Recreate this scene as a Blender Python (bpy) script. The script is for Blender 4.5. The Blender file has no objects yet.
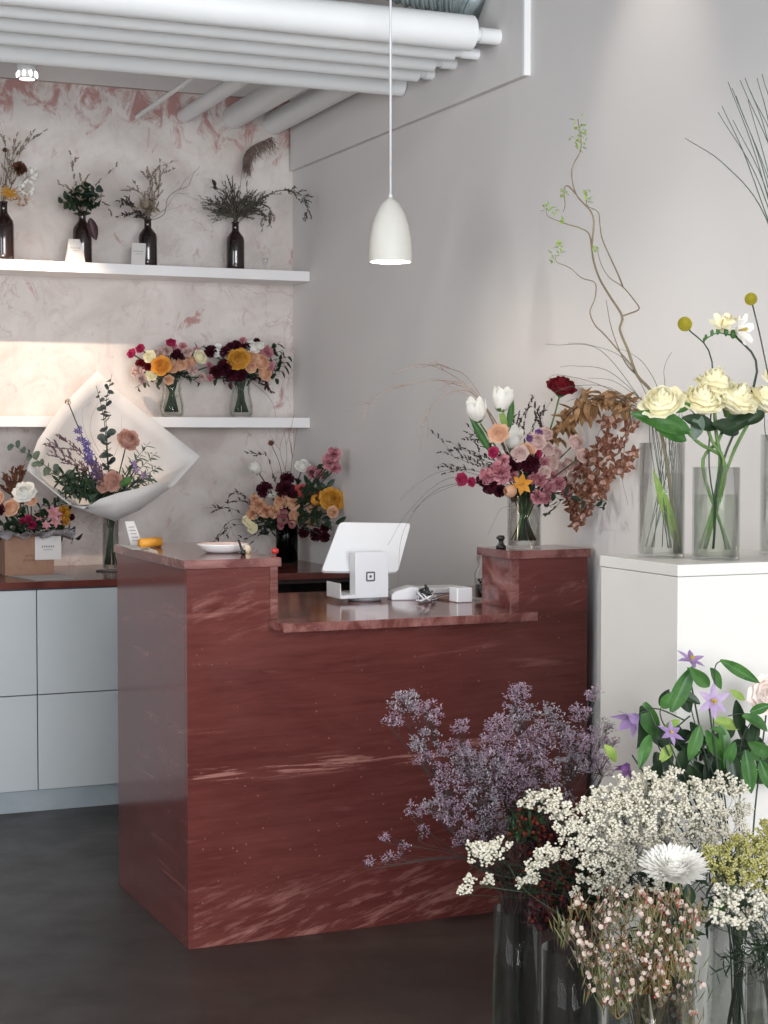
import bpy, math, random
import numpy as np
from mathutils import Vector, Matrix, Quaternion
random.seed(11)
R = random.random
def U(a, b): return a + (b - a) * R()
PI = math.pi
scn = bpy.context.scene
COL = scn.collection

# ------------------------------------------------------------------ camera
H = 1.47; YAW = math.radians(23.3); PIT = math.radians(2.5); F = 1721.0
FW = Vector((math.sin(YAW)*math.cos(PIT), math.cos(YAW)*math.cos(PIT), -math.sin(PIT)))
RT = Vector((math.cos(YAW), -math.sin(YAW), 0)); UPV = RT.cross(FW)
CAM = Vector((0, 0, H))
cd = bpy.data.cameras.new('camera'); cam = bpy.data.objects.new('camera', cd); COL.objects.link(cam)
cam.location = CAM; cam.rotation_euler = (PI/2 - PIT, 0, -YAW)
cd.sensor_fit = 'VERTICAL'; cd.sensor_height = 24; cd.lens = F/1024*24; cd.clip_start = .05
scn.camera = cam
def ray(x, y): return FW + RT*((x-384)/F) - UPV*((y-512)/F)
def PY(x, y, Y): r = ray(x, y); return CAM + r*(Y/r.y)
def PX(x, y, X): r = ray(x, y); return CAM + r*(X/r.x)
def PZ(x, y, z): r = ray(x, y); return CAM + r*((z-H)/r.z)
def dep(p): return (Vector(p)-CAM).dot(FW)
def px(p):
    d = Vector(p)-CAM; w = d.dot(FW); return (384+F*d.dot(RT)/w, 512-F*d.dot(UPV)/w)
WX, WY = 2.76, 7.47; CEIL = 3.45

# ------------------------------------------------------------------ materials
def s2l(c):
    c = c/255.; return c/12.92 if c <= .04045 else ((c+.055)/1.055)**2.4
def rgb(r, g, b): return (s2l(r), s2l(g), s2l(b), 1)
MATS = {}
def newmat(name):
    m = bpy.data.materials.new(name); m.use_nodes = True; nt = m.node_tree
    return m, nt, nt.nodes['Principled BSDF'], nt.nodes['Material Output']
def noise(nt, scale, detail=4, rough=.55, vec=None, dist=0):
    n = nt.nodes.new('ShaderNodeTexNoise'); n.inputs['Scale'].default_value = scale
    n.inputs['Detail'].default_value = detail; n.inputs['Roughness'].default_value = rough
    n.inputs['Distortion'].default_value = dist
    if vec: nt.links.new(vec, n.inputs['Vector'])
    return n.outputs['Fac']
def ramp(nt, fac, stops):
    r = nt.nodes.new('ShaderNodeValToRGB'); e = r.color_ramp.elements
    while len(e) < len(stops): e.new(.5)
    for k, (p, c) in enumerate(stops): e[k].position = p; e[k].color = c if len(c) == 4 else (*c, 1)
    nt.links.new(fac, r.inputs['Fac']); return r.outputs['Color']
def mixc(nt, fac, a, b):
    m = nt.nodes.new('ShaderNodeMix'); m.data_type = 'RGBA'
    for s, v in ((m.inputs['Factor'], fac), (m.inputs[6], a), (m.inputs[7], b)):
        if hasattr(v, 'is_linked') or hasattr(v, 'links'): nt.links.new(v, s)
        else: s.default_value = v
    return m.outputs[2]
def math_(nt, op, a, b=0.0, c=None):
    m = nt.nodes.new('ShaderNodeMath'); m.operation = op
    for i, v in enumerate((a, b, c)):
        if v is None: continue
        if hasattr(v, 'links'): nt.links.new(v, m.inputs[i])
        else: m.inputs[i].default_value = v
    return m.outputs[0]
def coords(nt, scale=(1, 1, 1), rot=(0, 0, 0)):
    g = nt.nodes.new('ShaderNodeNewGeometry'); mp = nt.nodes.new('ShaderNodeMapping')
    mp.inputs['Scale'].default_value = scale; mp.inputs['Rotation'].default_value = rot
    nt.links.new(g.outputs['Position'], mp.inputs['Vector']); return mp.outputs['Vector']
def M(name, c1, c2=None, rough=.6, scale=12, spec=.5, trans=0, metal=0, bump=0, sheen=0):
    """plain procedural material: two tones mixed by noise; trans = share of translucent petal/leaf light"""
    if name in MATS: return MATS[name]
    m, nt, b, out = newmat(name)
    if 'orchid' in name: scale = 90
    c1 = rgb(*c1); c2 = rgb(*c2) if c2 else tuple(min(1, v*1.15) for v in c1[:3])+(1,)
    col = ramp(nt, noise(nt, scale, 3, vec=coords(nt)), [(.35, c1), (.68, c2)])
    nt.links.new(col, b.inputs['Base Color'])
    b.inputs['Roughness'].default_value = rough; b.inputs['Metallic'].default_value = metal
    b.inputs['Specular IOR Level'].default_value = spec
    if bump:
        bp = nt.nodes.new('ShaderNodeBump'); bp.inputs['Strength'].default_value = bump; bp.inputs['Distance'].default_value = .01
        nt.links.new(noise(nt, scale*6, 3, vec=coords(nt)), bp.inputs['Height']); nt.links.new(bp.outputs[0], b.inputs['Normal'])
    if trans:
        t = nt.nodes.new('ShaderNodeBsdfTranslucent'); nt.links.new(col, t.inputs['Color'])
        mx = nt.nodes.new('ShaderNodeMixShader'); mx.inputs[0].default_value = trans
        nt.links.new(b.outputs[0], mx.inputs[1]); nt.links.new(t.outputs[0], mx.inputs[2]); nt.links.new(mx.outputs[0], out.inputs[0])
    MATS[name] = m; return m
def petal(name, c1, c2=None): return M('petal_'+name, c1, c2, rough=.65, scale=40, spec=.25, trans=.3)
def glass(name, tint, refl=.5, rough=.02):
    if name in MATS: return MATS[name]
    m, nt, b, out = newmat(name)
    tr = nt.nodes.new('ShaderNodeBsdfTransparent'); tr.inputs[0].default_value = (*tint, 1)
    gl = nt.nodes.new('ShaderNodeBsdfGlossy'); gl.inputs['Roughness'].default_value = rough
    lw = nt.nodes.new('ShaderNodeLayerWeight'); lw.inputs['Blend'].default_value = .22
    f = math_(nt, 'MULTIPLY', lw.outputs['Fresnel'], refl)
    mx = nt.nodes.new('ShaderNodeMixShader'); nt.links.new(f, mx.inputs[0])
    nt.links.new(tr.outputs[0], mx.inputs[1]); nt.links.new(gl.outputs[0], mx.inputs[2]); nt.links.new(mx.outputs[0], out.inputs[0])
    nt.nodes.remove(b); MATS[name] = m; return m
def emis(name, c, s):
    m, nt, b, out = newmat(name); b.inputs['Base Color'].default_value = (.8, .8, .8, 1)
    b.inputs['Emission Color'].default_value = (*c, 1); b.inputs['Emission Strength'].default_value = s; return m

def marble(name, top=False):
    m, nt, b, out = newmat(name)
    def shear(sx, sz, k):
        g_ = nt.nodes.new('ShaderNodeNewGeometry'); s_ = nt.nodes.new('ShaderNodeSeparateXYZ'); nt.links.new(g_.outputs['Position'], s_.inputs[0])
        cb = nt.nodes.new('ShaderNodeCombineXYZ'); nt.links.new(math_(nt, 'MULTIPLY', s_.outputs['X'], sx), cb.inputs[0]); nt.links.new(math_(nt, 'MULTIPLY', s_.outputs['Y'], sx), cb.inputs[1])
        nt.links.new(math_(nt, 'MULTIPLY', math_(nt, 'SUBTRACT', s_.outputs['Z'], math_(nt, 'MULTIPLY', s_.outputs['X'], k)), sz), cb.inputs[2]); return cb.outputs[0]
    v = shear(1, 3.2, .02); v2 = shear(1.2, 12, .03); v3 = shear(2.4, 13, .30)
    base = ramp(nt, noise(nt, 1.5, 6, .6, v, .5), [(.3, rgb(82, 40, 37)), (.5, rgb(101, 51, 47)), (.72, rgb(114, 64, 59))])
    fine = ramp(nt, noise(nt, 4, 8, .7, v2, .3), [(.35, rgb(76, 36, 34)), (.7, rgb(114, 64, 59))])
    c = mixc(nt, .45, base, fine)
    g = nt.nodes.new('ShaderNodeNewGeometry'); sp = nt.nodes.new('ShaderNodeSeparateXYZ'); nt.links.new(g.outputs['Position'], sp.inputs[0])
    def band(z0, w, slope=.0):
        zz = math_(nt, 'ADD', sp.outputs['Z'], math_(nt, 'MULTIPLY', sp.outputs['X'], slope))
        dd = math_(nt, 'ABSOLUTE', math_(nt, 'SUBTRACT', zz, z0)); return ramp(nt, dd, [(w*.3, (1, 1, 1)), (w, (0, 0, 0))])
    xm = ramp(nt, math_(nt, 'SUBTRACT', sp.outputs['X'], 1.40), [(.028, (.12,)*3), (.034, (1, 1, 1))])
    def streak(vec, sc, lo, hi, amt, dist=.4): return ramp(nt, noise(nt, sc, 7, .66, vec, dist), [(lo, (0, 0, 0)), (hi, (amt,)*3)])
    low = math_(nt, 'MULTIPLY', streak(v3, 3.0, .50, .72, .75), math_(nt, 'MULTIPLY', band(.02, .17, -.02), xm))
    hi_ = math_(nt, 'MULTIPLY', streak(v3, 2.6, .54, .72, .45), math_(nt, 'MULTIPLY', band(.97, .10, 0), xm))
    mid = math_(nt, 'MULTIPLY', streak(shear(1.6, 30, .02), 2.2, .52, .60, .8), math_(nt, 'MULTIPLY', band(.47, .035, -.02), xm))
    faint = streak(v2, 1.6, .60, .74, .28)
    f = math_(nt, 'MINIMUM', math_(nt, 'ADD', math_(nt, 'ADD', faint, low), math_(nt, 'ADD', mid, hi_)), .75)
    c = mixc(nt, f, c, rgb(176, 124, 116))
    vo = nt.nodes.new('ShaderNodeTexVoronoi'); vo.inputs['Scale'].default_value = 34; nt.links.new(coords(nt), vo.inputs['Vector'])
    spk = ramp(nt, vo.outputs['Distance'], [(.05, (.5,)*3), (.12, (0, 0, 0))])
    smk = ramp(nt, noise(nt, 5, 2, .5, coords(nt)), [(.48, (0, 0, 0)), (.58, (1, 1, 1))])
    c = mixc(nt, math_(nt, 'MULTIPLY', spk, smk), c, rgb(176, 126, 114))
    if top: c = mixc(nt, streak(coords(nt, (1, 1, 1), (.3, .2, .4)), 7, .44, .66, .6, 1.2), c, rgb(172, 124, 118))
    nt.links.new(c, b.inputs['Base Color']); b.inputs['Roughness'].default_value = .12 if top else .12
    b.inputs['Specular IOR Level'].default_value = .5 if top else .22
    return m
def plaster(name):
    m, nt, b, out = newmat(name)
    v = coords(nt)
    c = ramp(nt, noise(nt, 2.2, 8, .62, v, .8), [(.32, rgb(186, 176, 170)), (.5, rgb(206, 198, 193)), (.7, rgb(220, 213, 209))])
    c = mixc(nt, ramp(nt, noise(nt, 9, 6, .65, v, 1.5), [(.5, (0, 0, 0)), (.75, (.55,)*3)]), c, rgb(188, 168, 162))
    g = nt.nodes.new('ShaderNodeNewGeometry'); sp = nt.nodes.new('ShaderNodeSeparateXYZ'); nt.links.new(g.outputs['Position'], sp.inputs[0])
    def smooth(val, a, bb):
        r = nt.nodes.new('ShaderNodeMapRange'); r.inputs[1].default_value = a; r.inputs[2].default_value = bb; nt.links.new(val, r.inputs[0]); return r.outputs[0]
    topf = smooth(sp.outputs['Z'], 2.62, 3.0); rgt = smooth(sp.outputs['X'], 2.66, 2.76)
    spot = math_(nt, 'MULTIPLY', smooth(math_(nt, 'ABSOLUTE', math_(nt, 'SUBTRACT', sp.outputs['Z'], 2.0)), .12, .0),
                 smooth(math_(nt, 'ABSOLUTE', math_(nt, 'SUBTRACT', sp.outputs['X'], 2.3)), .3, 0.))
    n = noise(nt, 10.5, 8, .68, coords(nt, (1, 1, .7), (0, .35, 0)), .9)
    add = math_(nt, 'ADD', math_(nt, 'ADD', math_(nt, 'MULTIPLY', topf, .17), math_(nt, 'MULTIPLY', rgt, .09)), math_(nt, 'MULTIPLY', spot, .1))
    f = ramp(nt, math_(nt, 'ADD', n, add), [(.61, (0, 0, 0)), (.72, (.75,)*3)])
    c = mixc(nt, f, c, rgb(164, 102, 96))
    n2 = noise(nt, 4.2, 5, .5, v, 2.2); d = math_(nt, 'ABSOLUTE', math_(nt, 'SUBTRACT', n2, .5))
    crk = math_(nt, 'MULTIPLY', ramp(nt, d, [(0, (1, 1, 1)), (.012, (0, 0, 0))]), ramp(nt, noise(nt, 1.6, 2, .5, v), [(.5, (0, 0, 0)), (.6, (.5,)*3)]))
    c = mixc(nt, crk, c, rgb(158, 128, 122))
    nt.links.new(c, b.inputs['Base Color']); b.inputs['Roughness'].default_value = .75
    bp = nt.nodes.new('ShaderNodeBump'); bp.inputs['Strength'].default_value = .35; bp.inputs['Distance'].default_value = .01
    nt.links.new(noise(nt, 7, 6, .6, v, 1), bp.inputs['Height']); nt.links.new(bp.outputs[0], b.inputs['Normal'])
    return m
def floor_mat():
    m, nt, b, out = newmat('polished_concrete'); v = coords(nt)
    c = ramp(nt, noise(nt, 1.6, 8, .62, v, .6), [(.3, rgb(46, 40, 38)), (.52, rgb(58, 51, 48)), (.75, rgb(74, 65, 60))])
    nt.links.new(c, b.inputs['Base Color'])
    nt.links.new(ramp(nt, noise(nt, 4, 5, .6, v), [(.3, (.32,)*3), (.7, (.5,)*3)]), b.inputs['Roughness'])
    return m
MARB = marble('red_marble'); MARBT = marble('red_marble_slab', True); PLAST = plaster('mottled_pink_plaster'); FLOOR = floor_mat()
WALLP = M('painted_wall', (216, 213, 211), (219, 216, 214), .7, 2); TRIMW = M('trim_white', (228, 228, 228), None, .5, 3)
CEILM = M('ceiling_dark_paint', (96, 100, 106), (112, 116, 120), .8, 2); PIPEW = M('pipe_white', (240, 242, 242), (244, 246, 246), .45, 4)
SHELFW = M('shelf_white', (228, 226, 226), (236, 233, 233), .45, 5); CABW = M('cabinet_white', (188, 194, 197), (194, 199, 202), .35, 2)
KICK = M('kick_grey', (150, 160, 166), (165, 174, 178), .4, 6); DARKGAP = M('dark_gap', (62, 66, 84), (70, 74, 92), .7)
TOPW = M('worktop_redbrown', (84, 42, 38), (112, 60, 52), .16, 9); PLINTHW = M('plinth_white', (212, 209, 204), (218, 215, 210), .4, 3)
PLASTW = M('plastic_white', (226, 228, 232), (232, 233, 236), .3, 3); BLACK = M('black_plastic', (20, 20, 22), (30, 30, 32), .4)
PAPER = M('white_paper', (232, 228, 226), (240, 236, 233), .7, 6, trans=.3); KRAFT = M('kraft_card', (142, 108, 88), (156, 122, 102), .8, 20)
GREYL = M('grey_print', (128, 126, 130), (150, 148, 150), .7); GL = glass('clear_glass', (.985, .992, .988), .5)
WATER = glass('vase_water', (.95, .965, .95), .2); WATERM = glass('cloudy_water', (.88, .91, .86), .2, .1)
GLD = glass('floor_vase_glass', (.90, .93, .93), .6); BOTTLE = M('brown_bottle_glass', (30, 20, 19), (42, 25, 22), .08, 6, spec=.7)
STEM = M('stem_green', (74, 104, 50), (96, 128, 66), .5, 20); STEMD = M('stem_dark_green', (38, 52, 38), (50, 66, 46), .55, 20)
LEAF = M('leaf_green', (52, 96, 44), (82, 128, 62), .4, 25, trans=.25); LEAFD = M('leaf_dark', (30, 48, 32), (48, 70, 44), .45, 25, trans=.15)
LEAFL = M('leaf_light', (140, 170, 84), (168, 194, 104), .5, 25, trans=.35); SAGE = M('leaf_sage', (88, 106, 92), (120, 136, 120), .6, 25, trans=.2)
EUC = M('leaf_eucalyptus', (50, 62, 60), (80, 94, 88), .55, 25, trans=.15); BURL = M('leaf_burgundy', (58, 30, 38), (74, 40, 48), .5, 25, trans=.15)
TWIG = M('twig_brown', (92, 68, 54), (122, 92, 72), .7, 30); TWIGD = M('twig_dark', (48, 38, 38), (66, 50, 46), .7, 30)
WILLOW = M('willow_bark', (104, 88, 70), (132, 118, 92), .6, 14); GRASS = M('bear_grass', (66, 74, 66), (86, 96, 80), .5, 20)
DRY = M('dried_grass', (120, 106, 92), (152, 136, 118), .8, 30); DRYG = M('dried_greygreen', (78, 80, 68), (100, 100, 86), .8, 30)
PLUME = M('dried_plume', (104, 86, 80), (134, 112, 102), .9, 40)

# ------------------------------------------------------------------ mesh builder
def frame(d, up=(0, 0, 1)):
    d = Vector(d).normalized(); up = Vector(up)
    s = d.cross(up)
    if s.length < 1e-4: s = d.cross(Vector((1, 0, 0)))
    s.normalize(); return d, s, s.cross(d)
ORG = {}
class MB:
    def __init__(s): s.v = []; s.f = []; s.m = []; s.flat = False
    def add(s, vs, fs, mi=0):
        o = len(s.v); s.v.extend([tuple(p) for p in vs]); s.f.extend([tuple(i+o for i in f) for f in fs]); s.m.extend([mi]*len(fs))
    def box(s, a, b, mi=0, rot=0, tilt=None):
        a = Vector(a); b = Vector(b); c = (a+b)/2; h = (b-a)/2
        q = Matrix.Rotation(rot, 3, 'Z') if tilt is None else tilt
        vs = [c + q @ Vector((sx*h.x, sy*h.y, sz*h.z)) for sx in (-1, 1) for sy in (-1, 1) for sz in (-1, 1)]
        s.add(vs, [(0, 1, 3, 2), (4, 6, 7, 5), (0, 4, 5, 1), (2, 3, 7, 6), (0, 2, 6, 4), (1, 5, 7, 3)], mi)
    def prism(s, poly, axis, t0, t1, mi=0):
        """polygon of 2-D points extruded along axis ('X','Y','Z')"""
        def mk(p, t): return {'X': (t, p[0], p[1]), 'Y': (p[0], t, p[1]), 'Z': (p[0], p[1], t)}[axis]
        n = len(poly); vs = [mk(p, t0) for p in poly]+[mk(p, t1) for p in poly]
        s.add(vs, [tuple(range(n))[::-1], tuple(range(n, 2*n))]+[(i, (i+1) % n, n+(i+1) % n, n+i) for i in range(n)], mi)
    def tube(s, pts, r0, r1=None, seg=5, mi=0, cap=True):
        pts = [Vector(p) for p in pts]; r1 = r0 if r1 is None else r1; n = len(pts); vs = []; ref = Vector((.3, .5, .8))
        for i, p in enumerate(pts):
            t = (pts[min(i+1, n-1)]-pts[max(i-1, 0)])
            if t.length < 1e-7: t = Vector((0, 0, 1))
            t.normalize(); a = t.cross(ref)
            if a.length < .1: a = t.cross(Vector((1, 0, 0)))
            a.normalize(); b = t.cross(a); r = r0+(r1-r0)*i/(n-1)
            vs += [p+(a*math.cos(2*PI*k/seg)+b*math.sin(2*PI*k/seg))*r for k in range(seg)]
        fs = [(i*seg+k, i*seg+(k+1) % seg, (i+1)*seg+(k+1) % seg, (i+1)*seg+k) for i in range(n-1) for k in range(seg)]
        if cap: fs += [tuple(range(seg))[::-1], tuple((n-1)*seg+k for k in range(seg))]
        s.add(vs, fs, mi)
    def lathe(s, prof, seg=32, c=(0, 0, 0), mi=0, M4=None):
        c = Vector(c); vs = []
        for r, z in prof:
            for k in range(seg):
                p = Vector((r*math.cos(2*PI*k/seg), r*math.sin(2*PI*k/seg), z))
                if M4: p = M4 @ p
                vs.append(c+p)
        n = len(prof)
        s.add(vs, [(i*seg+k, i*seg+(k+1) % seg, (i+1)*seg+(k+1) % seg, (i+1)*seg+k) for i in range(n-1) for k in range(seg)], mi)
    def grid(s, fn, nu, nv, mi=0):
        vs = [fn(i/(nu-1)*2-1, j/(nv-1)) for j in range(nv) for i in range(nu)]
        s.add(vs, [(j*nu+i, j*nu+i+1, (j+1)*nu+i+1, (j+1)*nu+i) for j in range(nv-1) for i in range(nu-1)], mi)
    def blade(s, o, d, up, L, W, bend=0., fold=.15, shape='leaf', nu=3, nv=6, mi=0, wave=0.):
        """leaf or petal: from o along d, bending towards up by bend (radians)"""
        o = Vector(o); d, sd, n = frame(d, up)
        wf = {'leaf': lambda v: math.sin(PI*min(1, v*.96+.03))**.8*(1-.25*v), 'point': lambda v: (math.sin(PI*(v*.85+.12))**.7)*(1-v**4),
              'round': lambda v: math.sqrt(max(0, 1-(2*(v-.55)/.98)**2)) if v > .1 else .35+v*2, 'fan': lambda v: .2+.8*v**.7,
              'strap': lambda v: (1-v**3)*(.5+.5*min(1, v*5)), 'disc': lambda v: math.sqrt(max(0, 1-(2*v-1)**2))}[shape]
        ph = R()*6
        def fn(u, v):
            a = bend*v
            if abs(bend) > 1e-3: x = math.sin(a)/bend*L; z = (1-math.cos(a))/bend*L
            else: x = v*L; z = 0
            w = wf(v)*W*.5
            nn = n*math.cos(a)-d*math.sin(a)
            zz = fold*abs(u)*w*2
            if wave: zz += wave*W*math.sin(ph+v*9+u*4)*abs(u); 
            return o+d*x+n*z+sd*(u*w)+nn*zz
        s.grid(fn, nu, nv, mi)
    def ico(s, c, r, sc=(1, 1, 1), jit=0, mi=0):
        t = (1+5**.5)/2; k = 1/math.sqrt(1+t*t)
        vv = [(-1, t, 0), (1, t, 0), (-1, -t, 0), (1, -t, 0), (0, -1, t), (0, 1, t), (0, -1, -t), (0, 1, -t), (t, 0, -1), (t, 0, 1), (-t, 0, -1), (-t, 0, 1)]
        c = Vector(c)
        s.add([(c.x+x*k*r*sc[0]*(1+U(-jit, jit)), c.y+y*k*r*sc[1]*(1+U(-jit, jit)), c.z+z*k*r*sc[2]*(1+U(-jit, jit))) for x, y, z in vv],
              [(0, 11, 5), (0, 5, 1), (0, 1, 7), (0, 7, 10), (0, 10, 11), (1, 5, 9), (5, 11, 4), (11, 10, 2), (10, 7, 6), (7, 1, 8), (3, 9, 4), (3, 4, 2), (3, 2, 6), (3, 6, 8), (3, 8, 9), (4, 9, 5), (2, 4, 11), (6, 2, 10), (8, 6, 7), (9, 8, 1)], mi)
    def mesh(s, name, mats, org=(0, 0, 0), smooth=True):
        me = bpy.data.meshes.new(name); ox, oy, oz = org
        me.from_pydata([(x-ox, y-oy, z-oz) for x, y, z in s.v], [], s.f)
        for m in (mats if isinstance(mats, (list, tuple)) else [mats]): me.materials.append(m)
        me.polygons.foreach_set('material_index', s.m)
        if smooth: me.polygons.foreach_set('use_smooth', [True]*len(s.f))
        me.update(); return me
    def build(s, name, mats, parent=None, smooth=True, bevel=0, loc=None, label=None):
        if parent is not None: org = ORG[parent.name]
        elif loc is not None: org = tuple(loc)
        else:
            a = np.array(s.v); org = (float((a[:, 0].min()+a[:, 0].max())/2), float((a[:, 1].min()+a[:, 1].max())/2), float(a[:, 2].min()))
        o = bpy.data.objects.new(name, s.mesh(name, mats, org, smooth)); COL.objects.link(o)
        if parent is not None: o.parent = parent
        else: o.location = org
        ORG[o.name] = org
        if bevel:
            md = o.modifiers.new('bevel', 'BEVEL'); md.width = bevel; md.segments = 2; md.limit_method = 'ANGLE'
        if label: o['label'] = label
        return o
TOP = []
def tag(o, label, cat, group=None, kind=None):
    o['label'] = label; o['category'] = cat
    if group: o['group'] = group
    if kind: o['kind'] = kind
    TOP.append(o); return o
def thing(name, label, cat, loc, group=None):
    o = bpy.data.objects.new(name, None); COL.objects.link(o); o.location = loc; o.empty_display_size = .05
    ORG[o.name] = tuple(loc); return tag(o, label, cat, group)
def struct(o): o['kind'] = 'structure'; return o
def bx(a, b, name, m, parent=None, bevel=0, **k):
    q = MB(); q.box(a, b); return q.build(name, m, parent, smooth=False, bevel=bevel, **k)
def bez(p, n=8):
    """smooth curve through the points"""
    p = [Vector(x) for x in p]; out = []
    if len(p) < 3: return [p[0].lerp(p[-1], i/n) for i in range(n+1)]
    q = [p[0]*2-p[1]]+p+[p[-1]*2-p[-2]]
    for i in range(1, len(q)-2):
        for k in range(n):
            t = k/n; a, b, c, d = q[i-1:i+3]
            out.append(.5*((2*b)+(c-a)*t+(2*a-5*b+4*c-d)*t*t+(3*b-a-3*c+d)*t**3))
    return out+[p[-1]]

# ------------------------------------------------------------------ room
struct(bx((-4, -3, -.1), (WX+.15, WY+.15, 0), 'floor', FLOOR))
struct(bx((-4, -3, CEIL), (WX+.15, WY+.15, CEIL+.1), 'ceiling', CEILM))
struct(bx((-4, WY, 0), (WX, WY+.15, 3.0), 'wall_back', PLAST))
struct(bx((-4, WY-.03, 3.0), (WX, WY+.15, CEIL), 'trim_1', M('band_paint', (196, 188, 184), None, .7, 3)))
struct(bx((WX, -3, 0), (WX+.15, WY+.15, CEIL), 'wall_right', WALLP))
q = MB(); q.box((-4.15, -3, 0), (-4, WY+.15, .5)); q.box((-4.15, -3, 3.0), (-4, WY+.15, CEIL)); q.box((-4.15, -3, .5), (-4, -2.1, 3.0)); q.box((-4.15, 2.5, .5), (-4, WY+.15, 3.0)); struct(q.build('wall_left', WALLP, smooth=False))
q = MB(); q.box((-4.12, -2.1, .5), (-4.05, -2.05, 3)); q.box((-4.12, 2.45, .5), (-4.05, 2.5, 3)); q.box((-4.12, .18, .5), (-4.05, .23, 3)); struct(q.build('added_side_window', TRIMW, smooth=False))  # unseen side window, added so light can come from the left
q = MB()   # shopfront wall behind the camera, with a wide opening
q.box((-4, -3.15, 0), (WX, -3, .35)); q.box((-4, -3.15, 3.15), (WX, -3, CEIL)); q.box((-4, -3.15, .35), (-3.6, -3, 3.15)); q.box((2.4, -3.15, .35), (WX, -3, 3.15))
struct(q.build('wall_front', WALLP, smooth=False))
q = MB()
for x in (-3.58, -1.6, .4, 2.38): q.box((x-.03, -3.1, .35), (x+.03, -3.02, 3.15))
q.box((-3.6, -3.1, .35), (2.4, -3.02, .4)); q.box((-3.6, -3.1, 3.1), (2.4, -3.02, 3.15))
struct(q.build('window_1', TRIMW, smooth=False))
PXW = 2.738
a = PX(522.5, 77, PXW)
struct(bx((PXW, a.y, 2.682), (WX, WY-.03, CEIL), 'trim_2', WALLP, bevel=.002))
q = MB(); q.box((PXW-.001, a.y-.014, 2.682), (WX, a.y, CEIL)); struct(q.build('trim_3', TRIMW, smooth=False))

# ceiling pipes, running across the room into the panel on the right wall
PIPES = [(5.36, .060, 471, 503, .022), (5.52, .034, 453, 485, .016), (5.71, .042, 433, 463, .020), (5.90, .040, 417, 442, .020), (6.17, .045, 402, 408, .022)]
nm = ['largest white ceiling pipe, nearest the camera, with a narrower stub at its end', 'slim white ceiling pipe tucked right behind the largest pipe',
      'third white ceiling pipe back from the camera', 'white ceiling pipe with a black hole at its capped end', 'lowest-looking white ceiling pipe, farthest of the row across the room']
for i, (Y, r, xe, xs, rs) in enumerate(PIPES):
    zc = 2.792+r; X1 = PY(xe, 30+i*12, Y).x
    t = thing('ceiling_pipe', nm[i], 'pipe', (.5, Y, zc), 'white pipes across the ceiling')
    q = MB(); q.tube([(-3.98, Y, zc), (X1, Y, zc)], r, seg=28); q.build('pipe_run', PIPEW, t, smooth=True).modifiers.new('e', 'EDGE_SPLIT')
    q = MB(); q.tube([(X1-.001, Y, zc-.004), (X1+.035, Y, zc-.004)], rs*1.0, seg=20); q.tube([(X1+.03, Y, zc-.004), (PXW+.004, Y, zc-.004)], rs*1.25, seg=20)
    q.build('pipe_stub', PIPEW, t).modifiers.new('e', 'EDGE_SPLIT')
    if i == 3:
        q = MB(); q.tube([(X1, Y-.01, zc-.012), (X1+.006, Y-.01, zc-.012)], .014, seg=12); q.build('end_hole', BLACK, t)
for (x, r, z, lab) in ((2.03, .010, 2.88, 'thin white conduit running to the plaster wall'), (2.245, .032, 2.90, 'white pipe of middle width running to the plaster wall'),
                       (2.475, .052, 2.91, 'thick white pipe running to the plaster wall, left of the corner pipe'), (2.665, .050, 2.895, 'thick white pipe running to the plaster wall in the corner')):
    q = MB(); q.tube([(x, 6.12, z+.02), (x, WY-.002, z)], r, seg=24); o = q.build('wall_pipe', PIPEW); o.modifiers.new('e', 'EDGE_SPLIT'); tag(o, lab, 'pipe', 'white pipes running to the back wall')
# flexible duct above the big pipe
q = MB(); pts = bez([(2.35, 5.75, 3.2), (2.5, 5.62, 3.08), (2.66, 5.5, 3.03), (2.71, 5.45, 2.98)], 14)
for k in range(len(pts)-1): q.tube([pts[k], pts[k].lerp(pts[k+1], .5), pts[k+1]], .082, .082+(.006 if k % 2 else -.006), seg=22)
tag(q.build('flexible_duct', M('duct_foil', (134, 148, 150), (166, 178, 180), .4, 20, metal=.3)), 'grey-blue flexible duct bending above the end of the largest pipe', 'duct')
# track spot lamp over the shelves
SL = PY(27, 72, 6.72)
t = thing('ceiling_spot_lamp', 'small round ceiling spot lamp glowing in front of the plaster wall', 'lamp', (SL.x, SL.y, SL.z))
q = MB(); q.lathe([(.030, -.028), (.036, -.02), (.038, .03), (.03, .05), (.012, .06), (.0, .06)], 24, SL); q.build('lamp_housing', PIPEW, t)
q = MB(); q.tube([SL+Vector((0, 0, .055)), (SL.x, SL.y, CEIL)], .008, seg=8); q.build('rod', PIPEW, t)
q = MB()
for k in range(7):
    a = 2*PI*k/7; q.lathe([(0, -.026), (.007, -.026), (.007, -.02)], 8, (SL.x+.02*math.cos(a), SL.y+.02*math.sin(a), SL.z))
for k in range(9):
    a = 2*PI*k/9; q.box((SL.x+.037*math.cos(a)-.004, SL.y+.037*math.sin(a)-.004, SL.z-.02), (SL.x+.037*math.cos(a)+.004, SL.y+.037*math.sin(a)+.004, SL.z-.002), rot=0)
q.build('light_slots', emis('lamp_glow', (1, .96, .9), 5), t)

# ------------------------------------------------------------------ shelves
SF = 7.244
tag(bx((-1.5, SF, 2.165), (WX-.002, WY, 2.21), 'wall_shelf', SHELFW, bevel=.002), 'upper white floating shelf on the plaster wall holding brown bottles', 'shelf', 'white floating shelves')
tag(bx((-1.5, SF, 1.511), (WX-.002, WY, 1.556), 'wall_shelf', SHELFW, bevel=.002), 'lower white floating shelf on the plaster wall holding two glass vases', 'shelf', 'white floating shelves')

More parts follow.
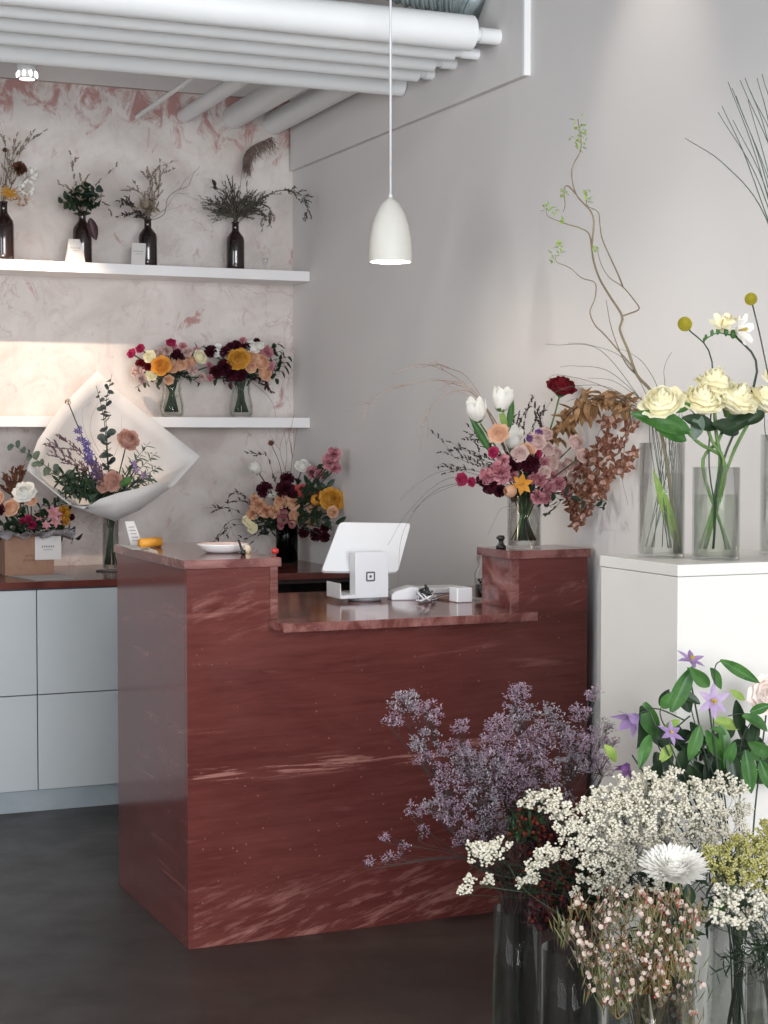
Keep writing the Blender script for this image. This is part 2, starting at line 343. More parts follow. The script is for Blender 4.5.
# ------------------------------------------------------------------ back cabinets and worktop
WF = 6.69; WT = .906
cols = [.744, 1.074, 1.404, 1.734, 2.064]
cl = ['white cabinet of two flat drawers, cut by the left edge of the photo', 'white cabinet of two flat drawers, second from the left edge', 'white cabinet of two flat drawers touching the marble desk in view', 'white two-drawer cabinet mostly hidden behind the marble desk']
for i in range(4):
    x0, x1 = cols[i], cols[i+1]
    t = thing('drawer_cabinet', cl[i], 'cabinet', ((x0+x1)/2, 7.08, 0), 'white drawer cabinets along the back wall')
    bx((x0, WF+.02, .083), (x1, WY-.01, .876), 'body', DARKGAP, t)
    bx((x0, WF+.012, 0), (x1, WF+.03, .083), 'kick_board', KICK, t)
    for z0, z1 in ((.086, .459), (.463, .872)):
        d = bx((x0+.002, WF, z0), (x1-.002, WF+.019, z1), 'drawer', CABW, t, bevel=.0015)
        if z0 < .1 and i == 2:
            q = MB(); q.tube([(x1-.012, WF, z1-.012), (x1-.012, WF-.012, z1-.012)], .007, seg=12); k = q.build('knob', CABW, t); k.parent = d
t = thing('open_cabinet', 'dark open cabinet under the worktop behind the counter', 'cabinet', (2.4, 7.08, 0))
q = MB(); q.box((2.066, WF+.02, 0), (2.084, WY-.01, .876)); q.box((WX-.02, WF+.02, 0), (WX-.002, WY-.01, .876)); q.box((2.084, WY-.03, 0), (WX-.02, WY-.01, .876))
q.build('carcass', M('dark_wood', (38, 28, 26), (54, 38, 34), .4, 14), t, smooth=False)
for z in (.08, .34, .6, .858): bx((2.084, WF+.03, z), (WX-.02, WY-.03, z+.018), 'shelf_board', MATS['dark_wood'], t)
tag(bx((.4, WF-.012, .878), (WX-.001, WY-.001, WT), 'worktop', TOPW, bevel=.002), 'long dark red-brown worktop along the plaster wall over the white cabinets', 'worktop')

# ------------------------------------------------------------------ marble reception desk
DF, DB, DL, DR = 4.702, 5.484, 1.414, PY(587.5, 600, 4.702).x
xl = PY(270, 600, DF).x; xl2 = PY(278, 600, DF).x; xr = PY(510.5, 600, DF).x; xr2 = PY(519, 600, DF).x
LF = 4.57; lx0 = PY(284, 628, LF).x; lx1 = PY(538, 620, LF).x; LZ0, LZ1 = .915, .941; TZ0, TZ1 = 1.094, 1.12
t = thing('reception_desk', 'red marble reception desk with a low counter between two raised ends', 'desk', ((DL+DR)/2, 5.0, 0))
q = MB(); q.prism([(DL, 0), (DR, 0), (DR, TZ0), (xr, TZ0), (xr, LZ0), (xl, LZ0), (xl, TZ0), (DL, TZ0)], 'Y', DF, DF+.022)
q.build('front_panel', MARB, t, smooth=False, bevel=.0012)
bx((DL, DF+.0222, 0), (DL+.0195, DB, TZ0), 'side_panel', MARB, t, bevel=.0012)
bx((DR-.02, DF+.023, 0), (DR, DB, LZ0), 'side_panel', MARB, t, bevel=.0012)
bx((DL+.02, DB-.02, 0), (xl, DB, TZ0), 'back_panel', MARB, t, bevel=.0012)
bx((xl+.0005, DF-.0005, LZ1), (xl2, DB, TZ0), 'upright_edge_slab', MARBT, t, bevel=.0012)
q = MB(); q.box((xr, DF-.0005, LZ1), (xr2, 4.90, TZ0)); q.build('upright_edge_slab', MARBT, t, smooth=False, bevel=.0012)
bx((xr2, 4.88, LZ1), (DR, 4.90, TZ0), 'upright_back_slab', MARB, t, bevel=.0012)
q = MB(); q.prism([(lx0, LF), (lx1, LF), (lx1, DF-.001), (DR, DF+.024), (DR, DB), (xl2, DB), (xl2, DF+.024), (xl+.002, DF-.001), (lx0, DF-.001)], 'Z', LZ0, LZ1)
q.build('counter_slab', MARBT, t, smooth=False, bevel=.0015)
bx((DL-.009, DF-.009, TZ0), (PY(281.5, 560, DF-.009).x, DB+.008, TZ1), 'top_slab', MARBT, t, bevel=.0015)
bx((xr-.012, DF-.009, TZ0), (DR+.006, 4.912, TZ1), 'top_slab', MARBT, t, bevel=.0015)

# ------------------------------------------------------------------ pendant lamp
PLY = 5.1; pc = PY(390.5, 262, PLY); pr = 21.5*dep(pc)/F; ph = 64*dep(pc)/F
t = thing('pendant_lamp', 'white bullet-shaped pendant lamp hanging over the marble desk', 'lamp', (pc.x, pc.y, pc.z))
prof = [(pr, 0), (pr*.995, ph*.15), (pr*.96, ph*.35), (pr*.86, ph*.55), (pr*.68, ph*.74), (pr*.42, ph*.9), (pr*.16, ph*.985), (.004, ph)]
q = MB(); q.lathe(prof+[(0.0, ph)], 48, pc); q.lathe([(r*.94+.0, z*.97) for r, z in prof], 48, pc, 1); q.lathe([(pr, 0), (pr*.94, 0)], 48, pc)
q.build('lamp_shade', [M('shade_cream', (214, 212, 204), (218, 216, 208), .5, 4), M('shade_inside', (245, 240, 230), None, .6)], t)
q = MB(); q.lathe([(.0, 0.022), (.018, .028), (.03, .05), (.028, .08), (.015, .1), (.012, .13)], 24, pc)
q.build('bulb', emis('bulb_glow', (1, .86, .68), 28), t)
ct = PY(388.3, -40, PLY)
q = MB(); q.tube([pc+Vector((0, 0, ph)), pc+Vector((0, 0, ph+.012))], .007, .005, seg=12); q.tube([pc+Vector((0, 0, ph+.01)), (pc.x, pc.y, CEIL)], .0038, seg=8)
q.build('cord', PLASTW, t)

# ------------------------------------------------------------------ plinth
PF, PB, PLX, PZ1 = 3.3, 3.645, 2.144, 1.181
t = thing('display_plinth', 'tall white display plinth against the right wall holding glass vases', 'plinth', (2.45, 3.47, 0))
bx((PLX+.002, PF+.002, 0), (WX-.002, PB-.002, PZ1-.028), 'body', PLINTHW, t, bevel=.002)
bx((PLX, PF, PZ1-.027), (WX-.002, PB, PZ1), 'top', PLINTHW, t, bevel=.002)

# ------------------------------------------------------------------ flower kinds (unit radius, facing +Z)
def rose(q, open_=1., layers=7, ruf=.0, seed=0):
    q.lathe([(.70*open_*math.sin(a_*PI/16), -.38+.66*math.cos(a_*PI/16)) for a_ in range(8, -1, -1)], 14)
    for i in range(layers):
        t = i/(layers-1); n = 3+i if i < 3 else 6
        rt = (.13+.62*t)*open_; zt = .58-.56*t**1.6; rb = .06+.12*t; half = PI/n*1.5; off = R()*6
        for k in range(n):
            ang = off+2*PI*k/n+U(-.15, .15); dz = U(-.07, .05); rr = rt*U(.92, 1.08); ph = R()*6
            def fn(u, v, ang=ang, rr=rr, dz=dz, ph=ph):
                w = half*(math.sin(PI*(.2+.64*v))**.6)
                r = rb+(rr-rb)*math.sin(min(1, v*1.2)*PI/2)**.6
                z = -.72+(zt+dz+.72)*v**.8-.12*u*u*v
                if v > .65: r += (v-.65)*((1.0*t*t-.34*(1-t)**.5)*(1-.4*abs(u))); z -= (v-.65)**2*1.1*t
                r += (ruf+.02)*math.sin(ph+u*6)*v*v
                a = ang+u*w; return (r*math.cos(a), r*math.sin(a), z)
            q.grid(fn, 6, 6)
def carn(q, n=46, ruf=.16):
    for k in range(n):
        z = 1-(k+.5)/n*1.15; rr = math.sqrt(max(0, 1-z*z)); a = k*2.39996
        d = Vector((rr*math.cos(a), rr*math.sin(a), max(z, -.15)*.9+.05)); d.normalize()
        L = U(.85, 1.02)*(1 if z < .5 else .85)
        q.blade((0, 0, -.25), d, (U(-1, 1), U(-1, 1), U(-1, 1)), L, .62, U(-.4, .4), .1, 'fan', 5, 4, wave=ruf)
def tulip(q, n=6):
    for k in range(n):
        ang = 2*PI*k/n+U(-.1, .1); s = .93 if k % 2 else 1.06; half = .72
        def fn(u, v, ang=ang, s=s):
            w = half*(math.sin(PI*(.16+.74*v))**.7); r = (.12+.62*math.sin(min(1, v*1.05)*PI*.62))*s
            z = -1.0+1.95*v-.18*u*u*v; a = ang+u*w; return (r*math.cos(a), r*math.sin(a), z+(.05 if s > 1 else 0))
        q.grid(fn, 5, 6)
def bud(q):
    for k in range(5):
        ang = 2*PI*k/5
        def fn(u, v, ang=ang):
            r = .1+.75*math.sin(PI*(v*.88+.04))**.8; a = ang+u*.8*math.sin(PI*(.2+.6*v))+v*.8; return (r*math.cos(a), r*math.sin(a), -.9+1.8*v)
        q.grid(fn, 4, 6)
def star(q, n=6, W=.36, cup=.25, centre=True, shape='point'):
    for k in range(n):
        a = 2*PI*k/n+U(-.1, .1); d = (math.cos(a), math.sin(a), cup); q.blade((0, 0, -.05), d, (0, 0, 1), U(.92, 1.08), W, U(-.35, .15), .12, shape, 5, 6)
    if centre:
        for k in range(14):
            a = R()*6.3; r = U(.03, .16); q.tube([(0, 0, 0), (r*math.cos(a), r*math.sin(a), U(.16, .24))], .025, .035, 4, 1)
def orchid(q):
    for k in range(5):
        a = PI/2+2*PI*k/5; W = .5 if k in (0, 2, 3) else .62
        q.blade((0, 0, 0), (math.cos(a), math.sin(a), .22), (0, 0, 1), U(.9, 1.02), W, U(-.5, .1), .25, 'leaf', 5, 6)
    for sgn in (-1, 1): q.blade((0, 0, .03), (sgn*.45, -.25, .8), (sgn, 0, .2), .34, .28, .6, .1, 'round', 4, 5, 1)
    q.blade((0, 0, .06), (0, -.75, .6), (0, 0, 1), .55, .42, -.9, -.15, 'round', 5, 6, 1)
    q.tube([(0, .02, 0), (0, .05, .22), (0, 0, .34)], .06, .08, 6, 1)
def mum(q):
    q.ico((0, 0, -.02), .42, (1.3, 1.3, .8))
    for j in range(9):
        t = j/8; n = 14+j*3
        for k in range(n):
            a = 2*PI*(k+.5*(j % 2))/n+R()*.12; el = 1.3-1.0*t; d = (math.cos(a)*math.cos(el), math.sin(a)*math.cos(el), math.sin(el))
            q.blade((math.cos(a)*.1*t, math.sin(a)*.1*t, -.25), d, (-math.cos(a), -math.sin(a), .3), (.66+.46*t)*U(.95, 1.05), .36, U(.1, .4), .12, 'strap', 3, 6)
def trumpet(q):
    for k in range(6):
        ang = 2*PI*k/6
        def fn(u, v, ang=ang):
            w = .62*(.6+.5*v)*(1-v**5*.75); r = .08+.28*v+.62*max(0, v-.5)**1.3*2; z = -.9+1.25*v-.35*max(0, v-.7)**1.2*2
            a = ang+u*w; return (r*math.cos(a), r*math.sin(a), z)
        q.grid(fn, 5, 7)
    for k in range(4): q.tube([(0, 0, -.3), (U(-.1, .1), U(-.1, .1), .28)], .02, .035, 4, 1)
def pompon(q):
    n = 260
    q.ico((0, 0, 0), .9)
    for k in range(n):
        z = 1-2*(k+.5)/n; rr = math.sqrt(1-z*z); a = k*2.39996; q.ico((rr*math.cos(a)*.92, rr*math.sin(a)*.92, z*.92), .085, jit=.1)
def cluster(q):
    for k in range(26):
        z = U(-.5, 1); rr = math.sqrt(max(0, 1-z*z)); a = R()*6.3; c = Vector((rr*math.cos(a), rr*math.sin(a), z))*.74
        for j in range(5):
            d, s_, n_ = frame(c); b = 2*PI*j/5; q.blade(c, s_*math.cos(b)+n_*math.sin(b)+d*.45, d, .3, .26, .3, .1, 'round', 3, 4)
def seedhead(q):
    q.ico((0, 0, 0), .8, (1, 1, 1.1), .1)
    for k in range(40):
        z = U(-.6, 1); rr = math.sqrt(max(0, 1-z*z)); a = R()*6.3; d = Vector((rr*math.cos(a), rr*math.sin(a), z)); q.tube([d*.6, d*U(.95, 1.1)], .1, .03, 4)
KINDS = dict(rose=lambda q: rose(q), openrose=lambda q: rose(q, 1.12, 7, .03), ranunculus=lambda q: rose(q, 1., 9, .0), carnation=lambda q: carn(q), tulip=lambda q: tulip(q), bud=lambda q: bud(q),
             star=lambda q: star(q), clematis=lambda q: star(q, 6, .40, .18), clemcup=lambda q: star(q, 6, .46, 1.1), lily=lambda q: star(q, 6, .5, .5), orchid=orchid, mum=mum, trumpet=trumpet, pompon=pompon, cluster=cluster, seedhead=seedhead, daisy=lambda q: star(q, 16, .2, .15, True, 'strap'))
PROTO = {}
def bloom_mesh(kind, mats, var=0):
    key = (kind, tuple(m.name for m in mats), var)
    if key not in PROTO:
        q = MB(); KINDS[kind](q); PROTO[key] = q.mesh(kind+'_bloom', mats)
    return PROTO[key]
YCEN = petal('stamen_yellow', (206, 176, 70), (226, 200, 110))
PENDING = []
class Bouquet:
    def __init__(s, where, mouth, base, mr, Y, c, Rpx, dome=.08, stem=STEMD, sr=.0022):
        s.where = where; s.mouth = Vector(mouth); s.base = Vector(base); s.mr = mr; s.Y = Y; s.c = c; s.R = Rpx; s.dome = dome; s.stem = stem; s.sr = sr
    def at(s, x, y, dy=None):
        if dy is None:
            k = min(1, math.hypot(x-s.c[0], y-s.c[1])/s.R); dy = -s.dome*math.sqrt(1-k*k)+U(-.012, .012)
        p = PY(x, y, s.Y+dy)
        if p.x > WX-.05: p = PX(x, y, WX-.05-U(0, .05))
        if p.y > WY-.03: p = PY(x, y, WY-.03)
        return p
    def foot(s):
        a = R()*6.3; r = s.mr*U(.25, .85); k = s.mr*U(.5, 1.0); a2 = a+PI+U(-.6, .6)
        m = s.mouth+Vector((math.cos(a)*r, math.sin(a)*r, 0)); b = s.base+Vector((math.cos(a2)*k, math.sin(a2)*k, .012)); return m, b
    def stempts(s, p, via=None):
        m, b = s.foot(); mid = p.lerp(m, .55)+Vector((0, 0, -.0))+(s.mouth-m)*.2
        return bez([p]+([via] if via is not None else [mid])+[m, b], 5)
    def fl(s, kind, mat, x, y, r, name, desc, dy=None, face=None, leaves=0, sq=1., stem=None, sr=None, cat='flower', mats=None, via=None, roll=None):
        p = s.at(x, y, dy); rad = r*dep(p)/F
        t = thing(name, None, cat, tuple(p)); PENDING.append((t, desc+' '+s.where, px(p)))
        mats = mats or [mat, YCEN]
        o = bpy.data.objects.new('bloom', bloom_mesh(kind, mats, int(R()*2))); COL.objects.link(o); o.parent = t
        if face is None:
            cc = s.at(s.c[0], s.c[1]+s.R*.35, .02); face = (p-cc).normalized()*.9+(CAM-p).normalized()*.75
        face = Vector(face).normalized(); qt = face.to_track_quat('Z', 'Y')
        if kind in ('tulip', 'bud', 'trumpet'): off = face*rad*.1
        else: off = Vector((0, 0, 0))
        rl = U(0, 6.28) if roll is None else roll
        o.matrix_local = Matrix.LocRotScale(off, qt @ Quaternion((0, 0, 1), rl), Vector((rad, rad, rad*sq)))
        q = MB(); st = s.stempts(p-face*rad*.55, via); q.tube(st, sr or s.sr, seg=6)
        if kind in ('rose', 'openrose', 'tulip', 'carnation', 'bud'): 
            if 'calyx' not in PROTO:
                w = MB(); w.lathe([(0, -.95), (.10, -.93), (.3, -.74), (.40, -.55)], 10)
                for k in range(5): a = 2*PI*k/5; w.blade((.25*math.cos(a), .25*math.sin(a), -.78), (math.cos(a), math.sin(a), .7), (0, 0, 1), .45, .2, .4, .1, 'leaf', 3, 4)
                PROTO['calyx'] = w.mesh('calyx', STEM)
            cx_ = bpy.data.objects.new('calyx', PROTO['calyx']); COL.objects.link(cx_); cx_.parent = o
        q.build('stem', stem or s.stem, t)
        for k in range(leaves):
            b = st[min(len(st)-1, 1+int(R()*3))]; a = R()*6.3; lf = MB()
            lf.blade(b, (math.cos(a), math.sin(a)-.4, U(-.1, .6)), (0, 0, 1), rad*U(1.3, 2), rad*U(.6, .9), U(-.6, .2), .2, 'leaf', 5, 7); lf.build('leaf', LEAFD if R() < .6 else LEAF, t)
        return t
    def sprig(s, name, desc, tip, n, L, W, mat, dy=None, tip_dy=None, shape='leaf', via=None, start=.35, cat='sprig', stem=None, sr=None, mats=None, spread=.9, bend=-.3, up=.5, own=True):
        """a branch from the vase to the tip with n leaves; returns its thing"""
        p = s.at(tip[0], tip[1], dy); vias = [s.at(*v) for v in via] if via else []
        m, b = s.foot(); path = bez([b, m]+(vias or [m.lerp(p, .5)+Vector((0, 0, .02))])+[p], 6)
        t = thing(name, None, cat, tuple(b)); PENDING.append((t, desc+' '+s.where, px(p)))
        q = MB(); q.tube(path, sr or s.sr, (sr or s.sr)*.35, 5); q.build('stem', stem or s.stem, t)
        q = MB(); sc = dep(p)/F; i0 = int(len(path)*start)
        for k in range(n):
            i = i0+int((len(path)-1-i0)*(k+.5)/n); c = path[i]; T = (path[min(i+1, len(path)-1)]-path[i-1]).normalized()
            a = k*2.4+U(-.5, .5); d_, s_, n_ = frame(T); d = (s_*math.cos(a)+n_*math.sin(a))*spread+T*up
            q.blade(c, d, T, L*sc*U(.75, 1.15), W*sc*U(.8, 1.15), U(-.2, .2)+bend, .15, shape, 3 if W < 5 else 5, 6)
        q.build('leaves', mat, t); return t
    def twig(s, name, desc, pts, r=.0014, mat=TWIG, buds=0, bm=None, bs=2., dys=None, branches=0, cat='twig', thing_=None, own_foot=True, blen=22):
        P = [s.at(x, y, (dys[i] if dys else 0)) for i, (x, y) in enumerate(pts)]
        m, b = s.foot(); path = bez(([b, m] if own_foot else [])+P, 7)
        t = thing(name, None, cat, tuple(path[0])); PENDING.append((t, desc+' '+s.where, px(P[-1])))
        q = MB(); q.tube(path, r, r*.35, 5); sc = dep(P[-1])/F; tips = [path]
        i0 = int(len(path)*(.45 if own_foot else .1))
        for k in range(branches):
            i = i0+int((len(path)-1-i0)*U(0, .9)); T = (path[min(i+1, len(path)-1)]-path[i-1]).normalized(); d_, s_, n_ = frame(T); a = R()*6.3
            d = T+(s_*math.cos(a)+n_*math.sin(a))*U(.5, .9); L = U(.5, 1.1)*blen*sc; c = path[i]
            br = bez([c, c+d*L*.5+Vector((0, 0, L*.05)), c+d*L*U(.85, 1.1)+T*L*.25], 3); q.tube(br, r*.6, r*.3, 4); tips.append(br)
        q.build('stem', mat, t)
        if buds:
            q = MB()
            for pth in tips:
                nb = max(2, int(buds*(1 if pth is path else .5))); j0 = i0 if pth is path else 1
                for k in range(nb):
                    i = j0+int((len(pth)-1-j0)*(k+U(.2, 1))/nb); i = min(i, len(pth)-1); T = (pth[i]-pth[max(i-1, 0)]); T = T.normalized() if T.length > 0 else Vector((0, 0, 1))
                    q.blade(pth[i], T+Vector((U(-1, 1), U(-1, 1), U(-.6, 1)))*.7, (0, 0, 1), bs*2.2*sc, bs*sc, U(-.4, .4), .5, 'leaf', 3, 4)
                    q.ico(pth[i]+T*.2*sc, bs*.45*sc, jit=.25)
            q.build('buds', bm or mat, t)
        return t

# vases ------------------------------------------------------------
def vase(label, c, r, h, gl=GL, water=None, wh=.6, prof=None, thick=.0035, group=None, name='glass_vase', seg=40):
    c = Vector(c); t = thing(name, label, 'vase', tuple(c), group)
    q = MB(); P = prof or [(1, 0), (1, 1)]
    out = [(r*a, h*z) for a, z in P]
    q.lathe([(0, 0.0005)]+out+[(out[-1][0]-thick*.5, h+.001), (out[-1][0]-thick, h)]+[(max(.001, a-thick), max(z, .008)) for a, z in reversed(out)]+[(0, .008)], seg, c)
    q.build('glass_wall', gl, t)
    if water:
        q = MB(); q.lathe([(0, .0095)]+[((a-thick*1.3), .0095+(z*wh)) for a, z in out]+[(0, .0095+h*wh)], seg, c); q.build('water', water, t)
    return t

# ================================================================== colours
CREAM = petal('cream', (246, 238, 198), (252, 248, 224)); WHITEP = petal('white', (244, 242, 236), (250, 249, 244)); BLUSH = petal('blush', (214, 182, 176), (232, 208, 200))
PINK = petal('pink', (206, 138, 150), (224, 168, 176)); HOT = petal('hot_pink', (160, 36, 80), (190, 60, 104)); RED = petal('deep_red', (98, 14, 26), (128, 22, 36))
BURG = petal('burgundy', (58, 16, 30), (84, 24, 42)); CORAL = petal('coral', (206, 88, 88), (224, 118, 108)); PEACH = petal('peach', (222, 172, 140), (236, 196, 166))
ORANGE = petal('orange', (226, 152, 60), (240, 178, 84)); GOLD = petal('golden', (204, 146, 52), (224, 170, 78)); TAN = petal('tan', (186, 150, 120), (208, 174, 146))
LILAC = petal('lilac', (156, 126, 176), (182, 156, 200)); VIOLET = petal('violet', (92, 82, 150), (124, 112, 180)); PURP = petal('purple', (122, 82, 138), (148, 108, 162))
ORCH = petal('orchid_bronze', (104, 58, 46), (178, 130, 104)); ORCHL = petal('orchid_lip', (216, 172, 160), (234, 204, 192)); BRONZE = petal('bronze_leaf', (146, 110, 76), (190, 154, 114))
DUSTY = petal('dusty_rose', (192, 142, 128), (212, 168, 152)); BROWNP = petal('brown', (92, 58, 44), (120, 80, 60)); YEL = petal('billy_yellow', (178, 168, 44), (202, 190, 70))
GYP = petal('gyp_white', (226, 220, 202), (244, 240, 226)); STAT = petal('statice_lilac', (166, 142, 160), (200, 180, 194)); STAT2 = petal('statice_pale', (160, 150, 162), (198, 190, 196)); GYY = petal('yellow_filler', (166, 160, 86), (206, 202, 140))
WAXP = petal('wax_white', (206, 184, 172), (226, 212, 200)); WAXC = petal('wax_centre', (140, 60, 66), (160, 80, 80)); RUST = petal('rust', (116, 46, 36), (146, 70, 52))

# ================================================================== desk bouquet (right raised end)
vY = 4.81; vb = PZ(524, 549, TZ1); vb = Vector((PY(524, 549, vY).x, vY, TZ1)); vr = 17*dep(vb)/F; vh = 52*dep(vb)/F
vase('clear glass vase with dark stems on the right raised end of the marble desk', vb, vr, vh, water=WATER, wh=.68, gl=GL)
B = Bouquet('in the desk vase', vb+Vector((0, 0, vh)), vb+Vector((0, 0, .012)), vr*.8, vY, (525, 460), 60, .09)
f = B.fl
f('rose', RED, 562, 384, 16, 'red_rose', 'tall dark red rose held above the other blooms', dy=.0, face=(-.1, -.5, .9), via=B.at(550, 430, 0), sr=.003, stem=STEM)
TU = []
for (x, y, r, d, fc) in ((477, 413, 14, 'leftmost white tulip', (-.3, -.3, .9)), (502, 402, 14, 'topmost white tulip', (.1, -.2, 1)), (513, 441, 13, 'lower white tulip facing the front', (-.1, -.7, .8))):
    t = f('tulip', WHITEP, x, y, r, 'white_tulip', d, dy=-.05, face=fc, stem=STEM, sr=.003, sq=1.0); TU.append(t)
def bladepx(b, name, desc, x0, y0, x1, y1, W, mat=LEAF, dy=-.05, bend=-.5, cat='leaf', parent=None):
    a = b.at(x0, y0, dy); c = b.at(x1, y1, dy); q = MB(); q.blade(a, c-a, (-FW+Vector((0, 0, .2))), (c-a).length*1.02, W*dep(a)/F, bend*.3, .3, 'leaf', 5, 9)
    if parent is not None: return q.build('leaf', mat, parent)
    o = q.build(name, mat); PENDING.append((tag(o, None, cat), desc+' '+b.where, px(c))); return o
bladepx(B, 'tulip_leaf', 'green tulip leaf below the leftmost tulip', 490, 452, 470, 416, 9, parent=TU[0]); bladepx(B, 'tulip_leaf', 'green tulip leaf right of the topmost tulip', 508, 432, 513, 398, 8, parent=TU[1])
bladepx(B, 'tulip_leaf', 'green tulip leaf under the front tulip', 506, 430, 500, 408, 8, LEAFL, parent=TU[1]); bladepx(B, 'tulip_leaf', 'dark green leaf under the front tulip', 514, 470, 515, 446, 9, LEAFD, parent=TU[2])
for x, y, r in ((498, 433, 11), (527, 450, 9)): f('ranunculus', PEACH, x, y, r, 'peach_ranunculus', 'peach ranunculus', sq=.7)
for x, y, r in ((499, 472, 13), (486, 476, 9), (503, 460, 7)): f('carnation', PINK, x, y, r, 'pink_carnation', 'ruffled pink carnation')
for x, y, r in ((493, 452, 6), (536, 453, 6), (461, 479, 7), (471, 482, 5)): f('rose', HOT, x, y, r, 'magenta_bud', 'magenta red bud')
for x, y, r in ((529, 463, 12), (511, 465, 9), (490, 485, 10), (499, 491, 7), (481, 480, 6)): f('carnation', BURG, x, y, r, 'burgundy_carnation', 'dark burgundy bloom')
for x, y, r in ((520, 453, 8), (548, 448, 7)): f('openrose', BLUSH, x, y, r, 'pale_lisianthus', 'pale pink lisianthus')
for x, y, r in ((534, 478, 7), (512, 475, 7), (545, 462, 6)): f('carnation', PINK, x, y, r, 'pink_stock', 'small pink stock floret')
f('lily', ORANGE, 522, 484, 13, 'orange_lily', 'pointed orange star bloom', dy=-.1); f('bud', PEACH, 511, 491, 8, 'peach_bud', 'long peach bud', dy=-.1, face=(-1, -.3, .0))
for x, y, r in ((552, 462, 9), (562, 469, 8), (545, 472, 7), (570, 464, 7), (557, 453, 7), (572, 478, 6)): f('rose', BLUSH, x, y, r, 'cream_stock', 'cream blush stock floret')
for x, y, r in ((541, 480, 8), (550, 490, 8), (560, 484, 8), (538, 497, 8), (552, 476, 7), (566, 493, 6), (546, 499, 6)): f('carnation', PINK, x, y, r, 'pink_stock', 'small pink stock floret')
for x, y, r in ((537, 440, 9), (546, 433, 7), (577, 442, 8), (584, 455, 7)): f('openrose', BLUSH, x, y, r, 'pale_lisianthus', 'pale pink lisianthus')
for x, y, r in ((530, 438, 4), (539, 432, 4)): f('rose', PURP, x, y, r, 'plum_bud', 'small plum bud')
for x, y in ((512, 500), (545, 505), (530, 492), (552, 508), (602, 508), (500, 478), (560, 470), (519, 470)):
    B.sprig('leafy_sprig', 'dark green leaf sprig', (x, y), 7, 11, 7, LEAFD, dy=-.03)
# bronze orchid spray: leaves arch over, blooms hang down the right
arch = [(545, 446), (552, 434), (560, 424), (570, 413), (580, 405), (592, 399), (606, 396), (618, 398), (628, 404)]
P = [B.at(524, 500, 0), B.at(530, 470, 0)]+[B.at(x, y, .0) for x, y in arch]+[B.at(628, 430, .0), B.at(606, 455, -.0), B.at(588, 480, -.02), B.at(573, 515, -.03)]
t = thing('bronze_orchid_branch', None, 'flower', tuple(P[0])); PENDING.append((t, 'arching bronze orchid branch with golden brown leafy petals '+B.where, px(P[6])))
q = MB(); q.tube(bez(P, 6), .0035, .0018, 6); q.build('stem', TWIG, t)
q = MB(); sc = dep(P[5])/F
for i, (x, y) in enumerate(arch):
    for k in range(16):
        c = B.at(x+U(-7, 7), y+U(-5, 7), U(-.03, .03)); q.blade(c, (U(-.9, .7), U(-.8, .3), U(-1, .35)), (0, 0, 1), U(13, 21)*sc, U(7, 10)*sc, U(-.8, .4), .3, 'leaf', 3, 5)
q.build('golden_petals', BRONZE, t)
orch = [(612, 420), (626, 428), (606, 436), (620, 444), (633, 452), (634, 425), (598, 446), (610, 456), (624, 461), (588, 456), (599, 466), (613, 470), (582, 466), (592, 478), (604, 482), (576, 474), (583, 488), (596, 490), (572, 486), (578, 500), (588, 502), (568, 498), (572, 512), (582, 514), (576, 522), (601, 494)]
orch += [(x+U(-9, 9), y+U(-8, 8)) for x, y in orch if R() < .85]
for i, (x, y) in enumerate(orch):
    p = B.at(x, y, U(-.05, .03)); rad = U(8.5, 12)*dep(p)/F; fc = Vector(((p.x-P[6].x)*.6+U(-.5, .5), -1, U(-.7, .4)))
    o = bpy.data.objects.new('orchid_bloom', bloom_mesh('orchid', [ORCH, ORCHL], i % 3)); COL.objects.link(o); o.parent = t
    qt = fc.to_track_quat('Z', 'Y'); o.matrix_local = Matrix.LocRotScale(p-Vector(ORG[t.name]), qt @ Quaternion((0, 0, 1), U(0, 6.28)), Vector((rad,)*3))
# waxy bud twigs on the left and behind
for pts in ([(512, 470), (480, 455), (445, 440)], [(512, 474), (478, 466), (443, 452)], [(508, 466), (485, 442), (464, 431)], [(505, 466), (490, 448), (473, 440)], [(526, 452), (524, 425), (531, 398)], [(528, 452), (536, 420), (544, 410)],
            [(536, 452), (541, 425), (534, 404)], [(510, 470), (488, 462), (456, 446)], [(500, 480), (470, 470), (441, 474)], [(512, 456), (516, 432), (522, 420)]):
    B.twig('budded_twig', 'dark waxy budded twig', pts, .0012, TWIGD, 9, TWIGD, 2.3, branches=4, blen=26)
for pts in ([(505, 452), (478, 396), (430, 365), (392, 374)], [(500, 440), (470, 388), (420, 382), (373, 400), (362, 428)], [(498, 432), (470, 380), (445, 367), (436, 364)],
            [(500, 430), (470, 392), (440, 398), (424, 420), (420, 450)], [(505, 440), (480, 400), (455, 384), (438, 390)]):
    B.twig('curly_willow_twig', 'bare curly willow twig arching left', pts, .0022, M('willow_pinkish', (150, 124, 110), (176, 150, 134)), branches=2, blen=30)
for pts in ([(500, 486), (450, 478), (410, 510), (388, 545)], [(500, 484), (440, 488), (404, 530), (398, 585)], [(498, 490), (470, 482), (432, 495), (412, 512)], [(500, 482), (452, 470), (420, 482), (400, 500)], [(515, 505), (500, 510), (488, 535)]):
    B.twig('bear_grass_blade', 'thin dark grass blade bending left', pts, .0010, GRASS, cat='grass blade')
for pts in ([(560, 500), (545, 515), (550, 512)], [(598, 500), (604, 506), (602, 511)]): B.twig('dark_tendril', 'short dark tendril hanging', pts, .001, TWIGD, 5, LEAFD, 3)

